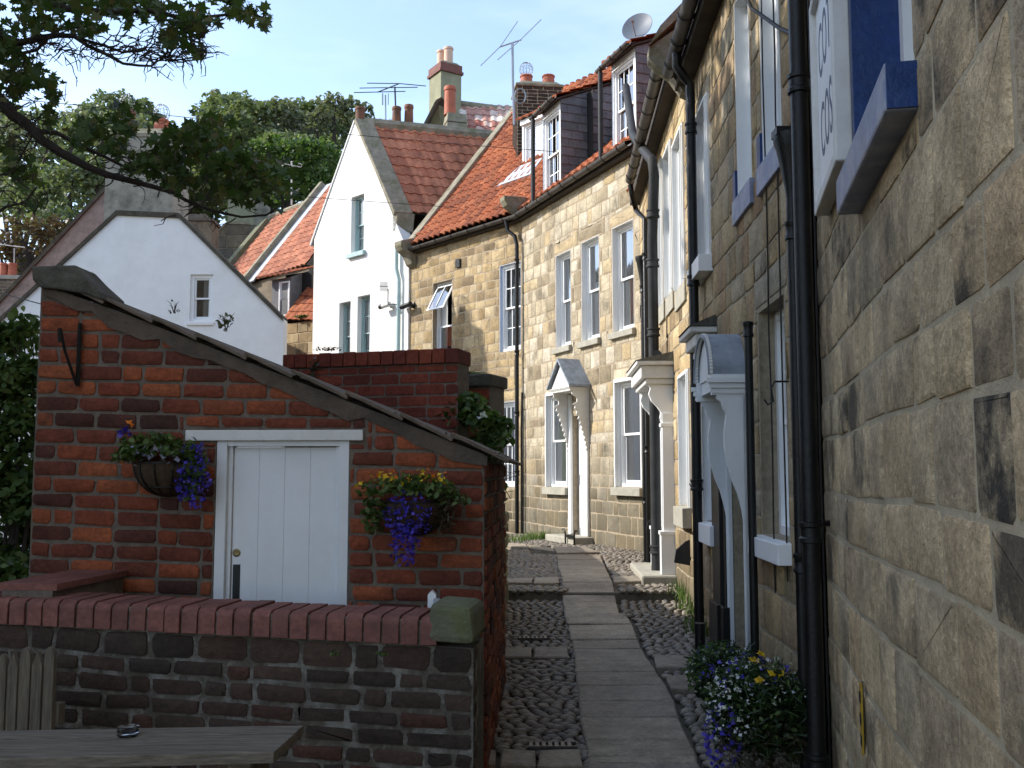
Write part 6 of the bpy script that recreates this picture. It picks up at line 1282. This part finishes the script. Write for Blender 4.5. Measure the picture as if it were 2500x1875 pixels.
fol('white_flowers', np.concatenate([cloud(cA_ + Vector((-.16, -.10, .02)), (.13, .17, .19), 190, .8, -.6), cloud(cA_ + Vector((0, -.03, .08)), (.28, .27, .20), 110, .95, .1), cloud(cB_ + Vector((-.02, -.08, .02)), (.23, .34, .17), 60, .95, -.3)]), .022, 'petal_white', ft_, 'star')
fol('blue_flowers', np.concatenate([cloud(cA_ + Vector((-.21, -.08, -.10)), (.09, .15, .17), 190, .8, -1), cloud(cA_ + Vector((-.05, .05, .16)), (.24, .22, .10), 60, .9, -.2), cloud(cB_ + Vector((-.0, 0, .03)), (.23, .38, .16), 30, 1, .2)]), .027, 'petal_blue', ft_, 'star')
fol('yellow_flowers', np.concatenate([cloud(at(1858, 1598, 5.1), (.035, .03, .02), 10, .3), cloud(at(1842, 1616, 5.0), (.03, .03, .02), 10, .3), cloud(at(1853, 1665, 4.8), (.03, .03, .02), 10, .3), cloud(at(1885, 1648, 4.8), (.02, .03, .02), 6, .3), cloud(at(1910, 1650, 4.9), (.02, .02, .02), 4, .3)]), .03, 'petal_yellow', ft_, 'star')
# garden shrub at the far left
gs = thing('garden_shrub', 'tall leafy green shrub at the left edge behind the brick outhouse', 'shrub', (-3.6, 6.8, -.3)); Ysh = 6.6
fol('foliage', np.concatenate([blob_points([pxblob(30, 960, Ysh, 75, 90), pxblob(50, 1080, Ysh, 70, 110), pxblob(20, 1230, Ysh, 90, 110), pxblob(60, 1330, Ysh + .3, 70, 90), pxblob(-60, 1100, Ysh, 80, 250), pxblob(60, 1230, Ysh, 55, 90), pxblob(10, 850, Ysh + .4, 60, 70), pxblob(40, 1400, Ysh, 80, 60), pxblob(0, 1420, Ysh - .5, 80, 60)], 9000, .2), cloud(at(60, 800, Ysh), (.10, .1, .14), 90, .1, -1), cloud(at(85, 900, Ysh), (.08, .1, .22), 130, .1, -1)]), .075, 'leaf_garden', gs)
m = MB()
for _ in range(9): x = random.uniform(-10, 90); m.tube([Vector((-3.5, 6.7, -.3)), at(x, 1200, Ysh), at(x + random.uniform(-20, 20), random.uniform(780, 950), Ysh)], [.02, .012, .003], 5)
m.build('stems', 'bark', gs)
# white flowering shrub over the lane wall
ws = thing('flowering_shrub', 'glossy green shrub with a few white blooms above the mossy lane wall', 'shrub', at(1160, 1250, 7.3)); Y = 7.2
fol('foliage', np.concatenate([blob_points([pxblob(1150, 1030, Y, 75, 48), pxblob(1110, 1010, Y, 45, 35), pxblob(1205, 1070, Y, 45, 50), pxblob(1180, 1110, Y, 45, 40), pxblob(1225, 1040, Y, 28, 25), pxblob(1140, 985, Y, 50, 25)], 13000, .3), cloud(at(1215, 1200, 7.4), (.08, .2, .25), 70, .2, -1)]), .062, 'leaf_garden', ws)
fol('white_flowers', cloud(at(1180, 1020, Y - .2), (.03, .03, .03), 7, .2), .06, 'petal_white', ws, 'star'); m = MB()
for _ in range(14): m.tube([at(1190, 1250, 7.4), at(1195 + random.uniform(-15, 30), 1140, 7.3), at(1200 + random.uniform(-90, 60), random.uniform(1010, 1180), 7.2)], [.012, .007, .002], 5)
for _ in range(5): m.tube([at(1200, 1150, 7.4), at(1225, 1190 + random.uniform(-20, 20), 7.3), at(1250 + random.uniform(-10, 20), 1200 + random.uniform(-50, 50), 7.3)], [.006, .004, .002], 4)
m.build('stems', 'bark', ws)
def weed(px, py, Y, label, r=.06, n=40, mat='leaf_garden', up=.16, sz=.035, W=None, name='weed'):
    c = at(px, py, Y); t = thing(name, label, 'weed', c - Vector((0, 0, .02))); m = MB()
    for _ in range(5): e = c + Vector((random.uniform(-r, r), random.uniform(-.03, .03), up * random.uniform(.6, 1.1))); m.tube([c, c.lerp(e, .5) + Vector((0, 0, .02)), e], [.003, .002, .001], 4)
    m.build('stems', 'leaf_dry', t); fol('leaves', cloud(c + Vector((0, 0, up * .5)), (r, .04, up * .6), n, .2, -1), sz, mat, t); return t
weed(552, 808, 5.3, 'small spiky plant sprouting from the outhouse roof tiles', .05, 46, 'leaf_grey_hazed', .10, .03); weed(425, 765, 5.3, 'tiny dry sprig near the top of the outhouse roof', .04, 12, 'leaf_dry', .07, .02)
weed(765, 920, 7.35, 'dry yellow stem on the coping of the tall brick wall', .04, 22, 'leaf_dry', .14, .04)
weed(800, 857, 7.5, 'mossy tuft along the coping of the tall brick wall', .12, 60, 'leaf_dry', .03, .02); weed(1160, 918, 7.85, 'leafy green weeds on the lower stone capped wall', .10, 90, 'leaf_garden', .03, .025)
weed(740, 690 + 88, 24.6, 'green moss clump in the gutter of the orange roofed house', .25, 160, 'leaf_garden', .10, .07); weed(1640, 100, 9.3, 'bright green moss sprouting in the roof gutter', .03, 60, 'leaf_garden', .04, .025)
weed(820, 1602, 4.06, 'tiny green weed in the old brick wall, farther from its mossy end stone', .025, 14, 'leaf_garden', .02, .02); weed(932, 1604, 4.06, 'tiny green weed in the old brick wall, nearest its mossy end stone', .025, 14, 'leaf_garden', .02, .02)
gp_ = []
for (px0, py0, px1, py1, n, w_) in ((1245, 1325, 1330, 1312, 260, .10), (1350, 1318, 1440, 1318, 160, .06), (1460, 1325, 1540, 1335, 140, .06), (1655, 1440, 1700, 1520, 160, .05), (1700, 1525, 1730, 1560, 130, .06), (1300, 1318, 1345, 1318, 90, .05), (1930, 1850, 1975, 1870, 60, .04)):
    a, b = ground(px0, py0), ground(px1, py1)
    for _ in range(n): p = a.lerp(b, random.random()); gp_.append((p.x + random.gauss(0, w_), p.y + random.gauss(0, w_), p.z + .05 + random.random() * .03))
gp_ = np.array(gp_); tag(fol('grass', gp_, .13, 'leaf_garden', None, 'blade', 0, dirs=np.tile([0, 0, 1.0], (len(gp_), 1))), 'short green grass tufts along the foot of the cottage walls', 'grass', kind='stuff')
